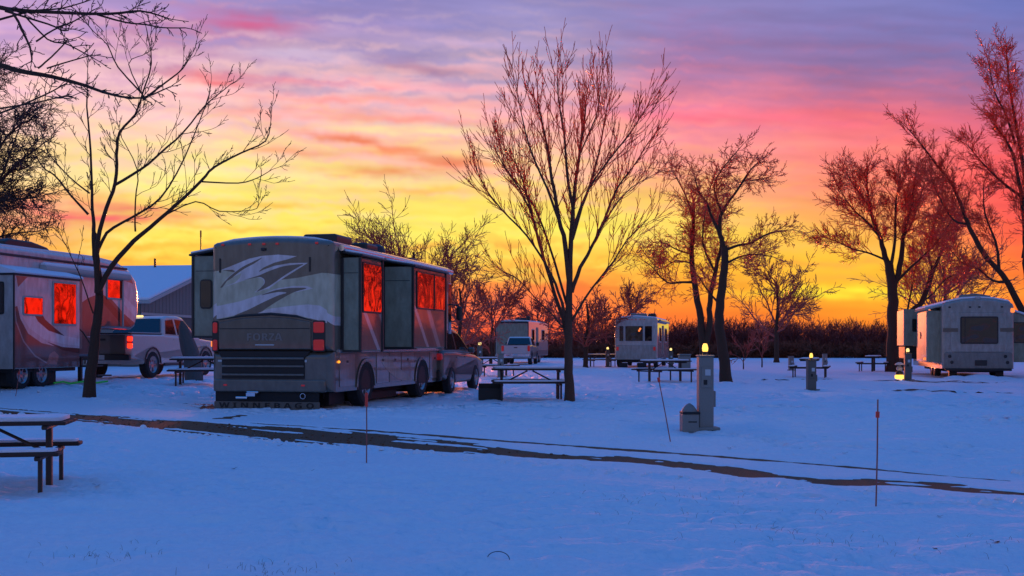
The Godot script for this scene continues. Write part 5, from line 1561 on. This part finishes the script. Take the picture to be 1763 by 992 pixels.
	# big tree at the right edge, leaning over the trailer
	drawn_tree("large_tree", "large bare tree leaning in over the right-edge trailer from beyond the frame", on(24.2, 52.5), 1803, 650, 38.1,
		[[1803, 650, 1795, 600, 1775, 560, 1756, 534, 1737, 496, 1720, 472, 1700, 452], 0.22, 0.1, 0.0, 0.0, 2.0], [
			[[1702, 455, 1680, 415, 1668, 388, 1655, 350, 1644, 321, 1626, 296, 1600, 260, 1570, 222], 0.13, 0.02, 0.0, 0.6, 0.25],
			[[1780, 566, 1768, 500, 1763, 440, 1760, 390, 1752, 340, 1737, 277, 1720, 245, 1700, 222], 0.2, 0.02, 0.0, -0.6, 0.35],
			[[1764, 450, 1772, 380, 1768, 300, 1755, 210, 1748, 140, 1745, 90], 0.15, 0.02, 0.0, 0.8, 0.35],
			[[1735, 490, 1705, 490, 1675, 470, 1645, 462, 1620, 440], 0.07, 0.018, 0.0, -1.2, 0.2],
			[[1755, 350, 1725, 320, 1695, 280, 1680, 250], 0.08, 0.02, -0.5, 0.9, 0.15],
			[[1668, 390, 1640, 385, 1610, 350, 1590, 320], 0.06, 0.018, 0.3, -1.0, 0.15],
			[[1758, 250, 1735, 200, 1710, 165, 1695, 120], 0.07, 0.018, 0.6, -0.5, 0.1],
			[[1720, 472, 1722, 420, 1712, 370, 1718, 320], 0.08, 0.02, 0.0, 1.6, 0.2],
			[[1790, 590, 1815, 500, 1840, 400, 1870, 300, 1880, 200], 0.2, 0.03, 0.0, 0.0, 0.3],
		], {"wob": 0.45, "up": 0.06, "ang": 40.0, "n": [0, 5, 7], "rat": 0.6, "thin": 0.009, "per_m": 4.8, "len": 1.25, "lev": 2}, M.bark_dark, M.twig_sunset)
	# dense twiggy tree at the left edge
	drawn_tree("dense_tree", "dense dark twiggy tree crown filling the left edge above the fifth wheel trailer", on(-19.6, 39.0), -120, 640, 51.0,
		[[-120, 640, -118, 560, -112, 480, -100, 420], 0.3, 0.2, 0.0, 0.0, 2.0], [
			[[-105, 440, -60, 380, -20, 330, 20, 280, 55, 250], 0.13, 0.02, 0.0, 0.4, 0.2],
			[[-108, 450, -70, 410, -30, 365, 10, 345, 60, 342, 90, 340], 0.11, 0.018, 0.0, -0.9, 0.2],
			[[-102, 430, -80, 340, -50, 250, -20, 180, 5, 120], 0.13, 0.02, 0.0, -0.3, 0.25],
			[[-80, 380, -40, 300, 0, 220, 30, 190], 0.08, 0.018, 0.0, 1.2, 0.2],
			[[-60, 385, -20, 370, 20, 300, 60, 220], 0.07, 0.018, 0.2, -1.0, 0.15],
			[[-100, 420, -110, 320, -100, 220, -90, 120], 0.14, 0.02, 0.0, 0.6, 0.25],
			[[-112, 470, -60, 440, -10, 400, 40, 390], 0.07, 0.016, 0.0, 0.8, 0.25],
		], {"wob": 0.7, "up": 0.0, "ang": 52.0, "n": [0, 5, 6], "rat": 0.62, "thin": 0.009, "per_m": 6.5, "len": 1.25, "lev": 2}, M.bark_dark, M.twig_dark)
	# branches reaching in from a near tree that stands outside the frame
	drawn_tree("near_tree", "near bare tree outside the frame whose budded branches hang into the top left corner", on(-7.9, 12.0), -435, 861, 166.0,
		[[-435, 861, -430, 600, -420, 350, -410, 150, -390, -20, -370, -200], 0.2, 0.09, 0.0, 0.0, 2.0], [
			[[-410, 120, -300, 60, -180, 30, -60, 5, 0, 12, 60, 15, 170, 17, 225, 10, 268, 20], 0.045, 0.007, 0.0, 0.3, 0.5],
			[[150, 17, 200, 32, 240, 38, 270, 45, 312, 47], 0.011, 0.006, 0.25, 0.1, 0.3],
			[[-415, 300, -300, 200, -180, 130, -80, 108, 0, 118, 40, 130, 95, 140, 150, 155, 200, 172, 250, 178, 300, 160], 0.05, 0.006, 0.0, -0.2, 0.55],
			[[-60, 5, 0, 15, 25, 30, 55, 80, 68, 110, 72, 122], 0.02, 0.007, 0.1, -0.3, 0.35],
			[[40, 30, 75, 68, 100, 72, 115, 78, 138, 90], 0.01, 0.006, 0.0, 0.3, 0.3],
			[[0, 18, 80, 45, 110, 60, 128, 65], 0.012, 0.006, 0.1, -0.2, 0.3],
			[[60, 75, 90, 55, 125, 40, 160, 20], 0.01, 0.006, 0.0, 0.0, 0.3],
			[[70, 125, 90, 105, 115, 75, 112, 70], 0.01, 0.006, -0.1, 0.0, 0.4],
			[[85, 125, 120, 108, 146, 95], 0.009, 0.006, -0.1, 0.1, 0.4],
			[[-80, 60, 0, 28, 40, 10, 80, 0, 120, -20], 0.015, 0.006, 0.0, 0.5, 0.4],
			[[-80, 200, 0, 185, 50, 172, 80, 160, 90, 155], 0.012, 0.006, 0.0, 0.4, 0.5],
			[[-60, 220, 40, 190, 95, 175, 135, 163], 0.012, 0.006, 0.0, -0.4, 0.5],
		], {"wob": 0.5, "up": 0.0, "ang": 42.0, "n": [0, 2, 2], "rat": 0.45, "thin": 0.0048, "per_m": 6.5, "len": 0.22, "lev": 1}, M.bark_dark, M.twig_dark)
	# farther bare trees
	var mid := {"wob": 0.4, "up": 0.05, "ang": 40.0, "n": [0, 4, 5, 6], "rat": 0.6, "thin": 0.013}
	var far := {"wob": 0.42, "up": 0.04, "ang": 40.0, "n": [0, 4, 4, 6], "rat": 0.6, "thin": 0.017}
	for f in [
		["round_tree", "round-crowned bare tree rising behind the roof of the taupe motorhome", 712, 66.0, 11.2, 2.8, 13, 62.0, 0.2, mid, 0.0],
		["round_tree", "low bare tree spreading left behind the rear of the taupe motorhome roof", 640, 72.0, 9.6, 3.0, 10, 66.0, 0.16, mid, -0.05],
		["slender_tree", "slender bare tree with dark trunk just right of the motorhome's front corner", 789, 47.0, 5.6, 1.7, 9, 46.0, 0.11, {"wob": 0.4, "up": 0.05, "ang": 40.0, "n": [0, 3, 4, 5], "rat": 0.6, "thin": 0.011}, 0.02],
		["sunset_tinted_tree", "sunset-tinted bare tree between the motorhome and the far travel trailer", 845, 75.0, 6.8, 1.5, 9, 55.0, 0.12, far, 0.0],
		["sunset_tinted_tree", "bushy sunset-tinted bare tree behind the far travel trailer's right side", 925, 98.0, 6.6, 1.8, 10, 55.0, 0.14, far, 0.0],
		["small_tree", "small bare tree whose trunk shows just right of the tall centre tree", 1008, 70.0, 6.0, 1.8, 9, 58.0, 0.16, far, 0.03],
		["upright_tree", "small upright sunset-tinted tree behind the white trailer with three rear windows", 1085, 105.0, 8.2, 2.6, 9, 34.0, 0.13, far, 0.0],
		["round_tree", "round bare tree standing before the dark wood right of the forked tree", 1337, 92.0, 10.4, 2.9, 12, 58.0, 0.22, far, 0.0],
		["sapling", "thin pale sapling left of the round bare tree before the wood", 1312, 70.0, 3.4, 0.7, 5, 35.0, 0.05, {"wob": 0.4, "up": 0.05, "ang": 38.0, "n": [0, 2, 3, 3], "rat": 0.6, "thin": 0.014}, 0.0],
		["sapling", "thin forked sapling nearest the leaning trunk of the forked tree", 1280, 64.0, 2.6, 0.5, 4, 35.0, 0.04, {"wob": 0.4, "up": 0.05, "ang": 38.0, "n": [0, 2, 3, 3], "rat": 0.6, "thin": 0.014}, 0.0],
		["bare_tree", "bare tree behind the broad tree, above the wood near the right-edge trailer", 1625, 96.0, 13.0, 3.5, 12, 52.0, 0.28, far, 0.0],
		["bare_tree", "far bare tree seen between the fifth wheel trailer and the house", 285, 88.0, 7.0, 2.2, 9, 50.0, 0.15, far, 0.0],
	]:
		var d: float = f[3]
		var x: float = (f[2] - 881.5) / 2000.0 * d
		wild_tree(f[0], f[1], on(x, d), f[4], f[5], f[6], f[7], f[8], f[9], M.bark_dark, M.twig_far_sunset, "", f[10])


	# a few more of the campsite's trees go on past the right edge; glossy flanks and panes mirror them
	for f in [[26.0, 42.0, 10.0], [21.0, 33.0, 9.0], [34.0, 50.0, 11.0], [30.0, 36.0, 10.0], [44.0, 58.0, 11.0], [25.0, 25.5, 8.5]]:
		wild_tree("bare_tree", "bare tree of the campsite standing past the right edge of the photo", on(f[0], f[1]), f[2], 2.8, 10, 52.0, 0.2, far, M.bark_dark, M.twig_sunset, "trees past the right edge")


func build_treeline() -> void:
	var kinds := []
	var cf := {"wob": 0.4, "up": 0.06, "ang": 34.0, "n": [0, 3, 4, 4], "rat": 0.58, "thin": 0.022}
	for q in 5:
		var mb := MB.new()
		var h := rng.randf_range(5.4, 6.8)
		for s in rng.randi_range(2, 4):
			var d := Vector3(rng.randf_range(-0.3, 0.3), 1, rng.randf_range(-0.3, 0.3)).normalized()
			grow(mb, Vector3(rng.randf_range(-0.4, 0.4), -0.1, rng.randf_range(-0.4, 0.4)), d, h * 0.62, 0.07, 3, cf)
		kinds.append(mb.mesh())
	var bush := []
	var cb := {"wob": 0.6, "up": 0.03, "ang": 45.0, "n": [0, 4, 5, 5], "rat": 0.62, "thin": 0.03}
	for q in 3:
		var mb := MB.new()
		for s in 6:
			var d := Vector3(rng.randf_range(-0.8, 0.8), 1, rng.randf_range(-0.8, 0.8)).normalized()
			grow(mb, Vector3(rng.randf_range(-0.6, 0.6), -0.1, rng.randf_range(-0.6, 0.6)), d, rng.randf_range(1.5, 2.2), 0.05, 3, cb)
		bush.append(mb.mesh())
	var owner_ := thing("distant_wood", "long dark sunset-tinted belt of bare woodland along the far edge of the snowfield", "woodland")
	owner_.set_meta("kind", "stuff")
	for set_ in [[kinds, 950, M.wood_far_sunset, 133.0, 190.0, "trees"], [bush, 1100, M.thicket, 128.0, 165.0, "undergrowth"]]:
		for q in set_[0].size():
			var mm := MultiMesh.new()
			mm.transform_format = MultiMesh.TRANSFORM_3D
			mm.mesh = set_[0][q]
			var many: int = set_[1] / set_[0].size()
			mm.instance_count = many
			for i in many:
				var d := rng.randf_range(set_[3], set_[4])
				d = set_[3] + (d - set_[3]) * rng.randf()
				var x := rng.randf_range(-0.5, 0.58) * d * 1.1
				var px := 881.5 + 2000.0 * x / d
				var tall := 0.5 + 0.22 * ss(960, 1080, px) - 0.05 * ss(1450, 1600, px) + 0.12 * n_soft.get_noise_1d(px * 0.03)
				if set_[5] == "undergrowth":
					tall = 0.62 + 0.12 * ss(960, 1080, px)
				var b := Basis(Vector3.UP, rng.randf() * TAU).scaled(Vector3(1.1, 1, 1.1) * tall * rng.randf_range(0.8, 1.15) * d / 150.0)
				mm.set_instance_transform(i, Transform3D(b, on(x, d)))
			var o := MultiMeshInstance3D.new()
			o.name = set_[5]
			o.multimesh = mm
			o.material_override = set_[2]
			o.set_meta("kind", "stuff")
			owner_.add_child(o, true)


# ---------------------------------------------------------------- campground furniture
func picnic_table(label: String, at: Vector3, turn: float) -> Node3D:
	var t := thing("picnic_table", label, "picnic table", at, turn, "picnic tables on the campsite")
	for i in 4:
		obj("top_plank", MB.new().box(Vector3(0, 0.735, -0.285 + 0.19 * i), Vector3(1.83, 0.04, 0.18), 0.008), M.plank, t)
	for s in [-1.0, 1.0]:
		obj("bench_plank", MB.new().box(Vector3(0, 0.435, s * 0.67), Vector3(1.83, 0.045, 0.26), 0.01), M.plank, t)
		obj("bench_snow", MB.new().extr(rect(-0.88, -0.11, 0.88, 0.11, 0.05), 0.0, 0.035, 0.03, 3, Transform3D(Basis(Vector3.RIGHT, -PI / 2), Vector3(0, 0.458, s * 0.67))), M.snow_lid, t)
		obj("leg", MB.new().box(Vector3(s * 0.68, 0.36, 0), Vector3(0.065, 0.72, 0.09), 0.01), M.steel, t)
		for z in [-0.62, 0.62]:
			obj("leg", MB.new().box(Vector3(s * 0.7, 0.2, z), Vector3(0.045, 0.42, 0.05), 0.01), M.steel, t)
		obj("cross_bar", MB.new().box(Vector3(s * 0.69, 0.385, 0), Vector3(0.06, 0.05, 1.5), 0.01).box(Vector3(s * 0.69, 0.69, 0), Vector3(0.06, 0.05, 0.7), 0.01), M.steel, t)
		obj("brace", MB.new().bar(Vector3(s * 0.06, 0.7, 0.0), Vector3(s * 0.64, 0.4, 0.0), 0.018), M.steel, t)
	obj("top_snow", MB.new().extr(rect(-0.88, -0.33, 0.86, 0.33, 0.09), 0.0, 0.05, 0.045, 4, Transform3D(Basis(Vector3.RIGHT, -PI / 2), Vector3(0, 0.756, 0))), M.snow_lid, t)
	return t


func pedestal(label: String, at: Vector3, h: float, lit: bool, m: Material, turn := 0.0, bulb := 1.0) -> Node3D:
	var t := thing("lamp_pedestal" if lit else "power_pedestal", label, "power pedestal", at, turn)
	obj("post", MB.new().box(Vector3(0, h / 2 - 0.03, 0), Vector3(0.245, h + 0.06, 0.2), 0.015), m, t)
	obj("base_flange", MB.new().box(Vector3(0.03, 0.02, 0), Vector3(0.38, 0.05, 0.3), 0.012), m, t)
	var cv := obj("outlet_cover", MB.new().box(Vector3(0.0, h - 0.34, 0.106), Vector3(0.17, 0.34, 0.018), 0.006), m, t)
	obj("label_plate", MB.new().box(Vector3(0.02, h - 0.26, 0.118), Vector3(0.09, 0.1, 0.006), 0.002), M.plate, cv)
	obj("socket", MB.new().box(Vector3(-0.02, h - 0.42, 0.118), Vector3(0.06, 0.08, 0.008), 0.002), M.black, cv)
	obj("meter_box", MB.new().box(Vector3(0.14, h * 0.42, 0.0), Vector3(0.05, h * 0.22, 0.12), 0.01), m, t)
	obj("cap", MB.new().box(Vector3(0, h + 0.012, 0), Vector3(0.27, 0.03, 0.225), 0.01), m, t)
	if lit:
		var b := bulb
		obj("lamp_neck", MB.new().lathe(Vector3(0, h + 0.02, 0), [Vector2(0.05, 0.0), Vector2(0.045, 0.05), Vector2(0.055, 0.06)]), M.trim, t)
		obj("lamp_globe", MB.new().lathe(Vector3(0, h + 0.075, 0), [Vector2(0.034 * b, 0.0), Vector2(0.046 * b, 0.02), Vector2(0.05 * b, 0.06), Vector2(0.042 * b, 0.1), Vector2(0.03 * b, 0.135), Vector2(0.0, 0.14)], 20), M.lamp_yellow if b < 1.2 else M.lamp_pale, t)
		var l := OmniLight3D.new()
		l.name = "lamp_light"
		l.light_color = Color(1.0, 0.72, 0.3)
		l.light_energy = 0.25
		l.light_size = 0.04
		l.omni_range = 20.0
		l.omni_attenuation = 2.0
		l.shadow_enabled = true
		l.position = Vector3(0, h + 0.13, 0)
		t.add_child(l, true)
	return t


func build_furniture() -> void:
	picnic_table("nearest picnic table, snow-topped, cut off by the left edge of the photo", on(-5.88, 12.95), 0.2)
	picnic_table("snow-topped picnic table touching the trunk of the tall centre tree", on(0.43, 27.9), 0.04)
	picnic_table("picnic table in front of the white trailer, near the tilted marker stake", on(5.48, 41.6), 0.5)
	picnic_table("picnic table seen end-on behind the short lamp pedestal", on(12.15, 47.4), PI / 2 - 0.3)
	picnic_table("picnic table between the white pickup truck and the rear of the taupe motorhome", on(-8.5, 32.2), 0.12)
	picnic_table("far picnic table by the lamp pedestal just left of the white trailer", on(5.5, 72.0), 0.3)
	picnic_table("far picnic table right of the grey car, by the leftmost pedestal lamp", on(-0.85, 50.0), 0.5)
	picnic_table("small far picnic table left of the broad tree's trunk", on(18.2, 58.5), 1.2)
	pedestal("nearest lamp pedestal, tall and grey with a bright yellow lamp on top", on(3.17, 19.06), 1.2, true, M.post_grey, 0.05)
	pedestal("short lamp pedestal standing before the end-on picnic table", on(8.61, 33.42), 0.87, true, M.post_dark, 0.1)
	pedestal("lamp pedestal beside the low path lamp at the right-edge trailer", on(14.75, 43.28), 0.98, true, M.post_dark, -0.1, 1.25)
	pedestal("far lamp pedestal next to the grey utility cabinet right of the white trailer", on(8.7, 63.6), 0.95, true, M.post_dark, 0.0, 1.35)
	pedestal("far lamp pedestal just left of the white trailer with three rear windows", on(5.85, 71.0), 1.0, true, M.post_dark, 0.0, 1.45)
	pedestal("leftmost lamp pedestal, far off between the grey car and the far trailer", on(-1.55, 56.0), 1.25, true, M.post_dark, 0.0, 1.7)
	pedestal("unlit grey pedestal in front of the far travel trailer", on(-0.46, 47.2), 0.95, false, M.post_grey, 0.1)
	pedestal("unlit far pedestal left of the short lamp pedestal", on(14.54, 60.5), 0.72, false, M.post_grey, 0.1)
	pedestal("unlit far pedestal right of the short lamp pedestal", on(18.07, 67.1), 0.8, false, M.post_grey, 0.1)
	# low path lamp: glowing foot, dark neck, pale globe and cap
	var t := thing("path_lamp", "low path lamp with glowing yellow foot beside the right-edge trailer's pedestal", "path lamp", on(14.68, 44.0))
	obj("glowing_foot", MB.new().lathe(Vector3(0, 0.03, 0), [Vector2(0.12, 0.0), Vector2(0.17, 0.02), Vector2(0.17, 0.14), Vector2(0.1, 0.17), Vector2(0.0, 0.17)]), M.lamp_yellow, t)
	obj("neck", MB.new().lathe(Vector3(0, 0.18, 0), [Vector2(0.12, 0.0), Vector2(0.14, 0.05), Vector2(0.12, 0.14), Vector2(0.0, 0.15)]), M.black, t)
	obj("globe", MB.new().lathe(Vector3(0, 0.32, 0), [Vector2(0.06, 0.0), Vector2(0.11, 0.06), Vector2(0.11, 0.13), Vector2(0.06, 0.2), Vector2(0.0, 0.21)]), M.far_gel, t)
	obj("cap", MB.new().lathe(Vector3(0, 0.56, 0), [Vector2(0.17, 0.0), Vector2(0.15, 0.05), Vector2(0.06, 0.1), Vector2(0.0, 0.1)]).bar(Vector3(0, 0.5, 0), Vector3(0, 0.6, 0), 0.025), M.fascia, t)
	var l := OmniLight3D.new()
	l.name = "foot_light"
	l.light_color = Color(1.0, 0.75, 0.25)
	l.light_energy = 0.06
	l.light_size = 0.1
	l.shadow_enabled = true
	l.position = Vector3(0, 0.12, 0.25)
	t.add_child(l)
	# utility boxes
	t = thing("utility_box", "small grey utility box with dark rim and peaked top beside the nearest lamp pedestal", "utility box", on(2.9, 19.0), 0.06)
	obj("body", MB.new().box(Vector3(0, 0.12, 0), Vector3(0.27, 0.3, 0.25), 0.012), M.post_grey, t)
	obj("lid", MB.new().box(Vector3(0.01, 0.285, 0), Vector3(0.29, 0.04, 0.28), 0.01), M.black, t)
	obj("slot", MB.new().box(Vector3(0.03, 0.14, 0.126), Vector3(0.14, 0.02, 0.006), 0.002), M.black, t)
	obj("peaked_top", MB.new().lathe(Vector3(0.0, 0.3, 0), [Vector2(0.13, 0.0), Vector2(0.115, 0.04), Vector2(0.07, 0.1), Vector2(0.02, 0.135), Vector2(0.0, 0.14)]), M.post_grey, t)
	t = thing("utility_cabinet", "grey utility cabinet right of the white trailer, by a far lamp pedestal", "utility box", on(9.35, 63.0), 0.0)
	obj("body", MB.new().box(Vector3(0, 0.38, 0), Vector3(0.62, 0.8, 0.5), 0.05), M.post_grey, t)
	obj("lid", MB.new().box(Vector3(0, 0.8, 0), Vector3(0.68, 0.08, 0.56), 0.03), M.post_grey, t)
	obj("door", MB.new().box(Vector3(0, 0.4, 0.255), Vector3(0.5, 0.6, 0.02), 0.008), M.post_grey, t)
	# fire box
	t = thing("fire_box", "dark rectangular fire box on the snow left of the centre picnic table", "fire pit", on(-0.53, 27.6), 0.05)
	for s in [-1.0, 1.0]:
		obj("side_plate", MB.new().extr(PackedVector2Array([Vector2(-0.22, -0.02), Vector2(0.22, -0.02), Vector2(0.22, 0.4), Vector2(0.1, 0.38), Vector2(-0.05, 0.3), Vector2(-0.22, 0.28)]), s * 0.25, s * 0.265, 0.003, 1, side_xf()), M.black, t)
		obj("end_plate", MB.new().box(Vector3(0, 0.14 if s > 0 else 0.19, s * 0.225), Vector3(0.53, 0.31 if s > 0 else 0.42, 0.015), 0.004), M.black, t)
	for i in 7:
		obj("grate_bar", MB.new().bar(Vector3(-0.22 + 0.073 * i, 0.27, 0.21), Vector3(-0.22 + 0.073 * i, 0.27, -0.2), 0.007, 6), M.steel, t)
	# mast behind the motorhome
	t = thing("antenna_mast", "thin antenna mast rising behind the left side of the taupe motorhome", "antenna", on(-13.4, 50.0))
	obj("mast", MB.new().bar(Vector3(0, 0, 0), Vector3(0, 5.9, 0), 0.025, 6), M.trim, t)
	obj("tip", MB.new().box(Vector3(0, 5.8, 0), Vector3(0.06, 0.3, 0.06), 0.01), M.tape, t)


func stake(label: String, at: Vector3, h: float, lean_x: float, lean_z: float, tape_lo: float, tape_hi: float) -> void:
	var t := thing("marker_stake", label, "marker stake", at, 0.0, "marker stakes along the road")
	t.rotation = Vector3(lean_z, 0, lean_x)
	obj("rod", MB.new().tube(PackedVector3Array([Vector3(0, -0.15, 0), Vector3(0.004, h * 0.5, 0), Vector3(0, h, 0)]), PackedFloat32Array([0.008, 0.0078, 0.0075]), 8), M.pole, t)
	obj("reflector", MB.new().lathe(Vector3(0, tape_lo, 0), [Vector2(0.0, 0.0), Vector2(0.02, 0.0), Vector2(0.02, tape_hi - tape_lo), Vector2(0.0, tape_hi - tape_lo)], 12), M.tape, t)


func build_small_things() -> void:
	var heap := MB.new()
	for h in [[17.6, 46.0, 0.5, 0.13], [18.5, 45.8, 0.75, 0.18], [19.4, 45.9, 0.5, 0.1], [20.9, 46.0, 0.5, 0.16]]:
		heap.lathe(on(h[0], h[1], -0.03), [Vector2(h[2] * 1.2, 0.0), Vector2(h[2], h[3] * 0.35), Vector2(h[2] * 0.65, h[3] * 0.75), Vector2(h[2] * 0.3, h[3]), Vector2(0.0, h[3] * 1.05)], 16)
	struct("snow_heap", heap, M.snow)
	stake("upright marker stake with a red reflector in front of the motorhome's rear wheel", on(-1.92, 15.32), 0.93, 0.0, 0.0, 0.74, 0.92)
	stake("tilted marker stake between the tall centre tree and the nearest lamp pedestal", on(2.37, 17.36), 1.0, 0.19, 0.05, 0.93, 1.0)
	stake("upright marker stake nearest the right edge, in the foreground snow", on(3.61, 11.52), 1.06, -0.012, 0.02, 0.88, 0.94)
	stake("thin marker stake in front of the left slide-out of the striped fifth wheel", on(-11.2, 26.2), 0.6, -0.15, 0.0, 0.5, 0.56)
	# lumps thrown up along the near edge of the road, and gravel on its bare surface
	var clods := MB.new()
	var gravel := MB.new()
	var side := Vector2(-ROAD_TO.y, ROAD_TO.x)
	for i in 520:
		var u := rng.randf_range(-3.0, 20.0)
		var v: float = knots(LOW_EDGE, minf(u, 12.0)) - absf(rng.randfn()) * 0.22 - 0.02
		if i % 5 == 0:
			v = 1.75 + absf(rng.randfn()) * 0.3
		var p := ROAD_AT + ROAD_TO * u + side * v
		var r := rng.randf_range(0.012, 0.035) * (1.0 + 1.2 * float(i % 17 == 0))
		clods.lathe(Vector3(p.x, snow_top(p.x, p.y) - r * 0.3, -p.y), [Vector2(r * 1.1, 0.0), Vector2(r, r * 0.5), Vector2(r * 0.6, r * 0.95), Vector2(0.0, r * 1.1)], 6, Basis(Vector3.UP, rng.randf() * 6.0).scaled(Vector3(rng.randf_range(0.8, 1.5), 1, 1)))
	for i in 700:
		var u := rng.randf_range(-6.0, 14.0)
		var v := rng.randf_range(-1.3, 0.6)
		if bare(u, v) < 0.03:
			continue
		var p := ROAD_AT + ROAD_TO * u + side * v
		var r := rng.randf_range(0.006, 0.02)
		gravel.box(Vector3(p.x, g(p.x, p.y) - 0.02 + r * 0.3, -p.y), Vector3(r * 2.2, r * 1.2, r * 1.6), r * 0.4, Basis(Vector3.UP, rng.randf() * 6.0))
	tag(obj("snow_clods", clods, M.snow), "small lumps of snow thrown up along the edge of the bare road", "snow", "", "stuff")
	tag(obj("gravel", gravel, M.dirt), "loose gravel scattered over the bare strip of the road", "gravel", "", "stuff")
	var hoop := PackedVector3Array()
	var hr := PackedFloat32Array()
	for i in 13:
		var a := PI * i / 12.0
		hoop.append(Vector3(-0.1 + 0.082 * cos(a), snow_top(-0.1, 8.46) - 0.01 + 0.058 * sin(a), -8.46 + 0.01 * cos(a)))
		hr.append(0.0032)
	tag(obj("wire_hoop", MB.new().tube(hoop, hr, 6), M.black), "thin dark wire hoop sticking out of the foreground snow at the bottom", "wire hoop")
	# dead leaves and clods dropped on the snow
	var first: Node3D = null
	var spots := [[-3.41, 17.0], [-3.6, 15.0], [-2.5, 14.5], [-2.52, 11.4], [-3.2, 8.8], [-4.6, 12.9], [1.66, 11.1], [2.27, 10.1], [2.47, 9.3], [3.11, 16.6], [4.2, 16.9], [4.55, 15.9], [3.9, 10.6], [4.4, 11.7], [3.84, 9.2], [0.53, 8.75], [-1.55, 13.3], [5.0, 20.6], [2.1, 24.2], [0.42, 9.6], [3.3, 9.05]]
	for s in spots:
		var at := Vector3(s[0], snow_top(s[0], s[1]) + 0.004, -s[1])
		if first == null:
			first = Node3D.new()
			first.name = numbered("dead_leaf")
			add_child(first)
			first.position = at
			tag(first, "small dark curled dead leaf lying on the snow", "dead leaf", "dead leaves on the snow")
			var mb := MB.new()
			var rim := []
			for i in 8:
				var a := TAU * i / 8.0
				rim.append(Vector3(0.028 * cos(a) * (1.0 + 0.3 * sin(a * 3.0)), 0.007 + 0.003 * cos(a * 2.0), 0.018 * sin(a)))
			for i in 8:
				mb.tri(Vector3(0, 0.004, 0), rim[i], rim[(i + 1) % 8], Vector3(0, 1, 0.1).normalized())
			obj("blade", mb, M.leaf, first)
			obj("stem", MB.new().bar(Vector3(0.025, 0.015, 0), Vector3(0.055, 0.022, 0.008), 0.0018, 5), M.leaf, first)
		else:
			var r := dup(first, at, rng.randf() * TAU, "", "dead leaves on the snow")
			r.scale = Vector3.ONE * rng.randf_range(0.6, 1.15)
	# dead grass blades poking through
	var gb := MB.new()
	for i in 300:
		var c: Vector3 = [Vector3(1.9, 10.9, 1.3), Vector3(2.6, 9.6, 1.0), Vector3(-1.7, 8.25, 0.5), Vector3(-3.1, 8.9, 0.5), Vector3(4.2, 9.0, 0.7), Vector3(1.3, 12.0, 0.8)][i % 6]
		var x := c.x + rng.randfn() * c.z * 0.5
		var d := c.y + rng.randfn() * c.z * 0.5
		var a := rng.randf() * TAU
		var h := rng.randf_range(0.015, 0.06)
		var p0 := Vector3(x, snow_top(x, d) - 0.01, -d)
		gb.tube(PackedVector3Array([p0, p0 + Vector3(cos(a) * h * 0.25, h * 0.7, sin(a) * h * 0.25), p0 + Vector3(cos(a) * h * 0.8, h, sin(a) * h * 0.8)]), PackedFloat32Array([0.0016, 0.0013, 0.0006]), 3, false)
	var gr := obj("dead_grass", gb, M.grass)
	tag(gr, "sparse dead grass blades poking through the foreground snow", "grass", "", "stuff")
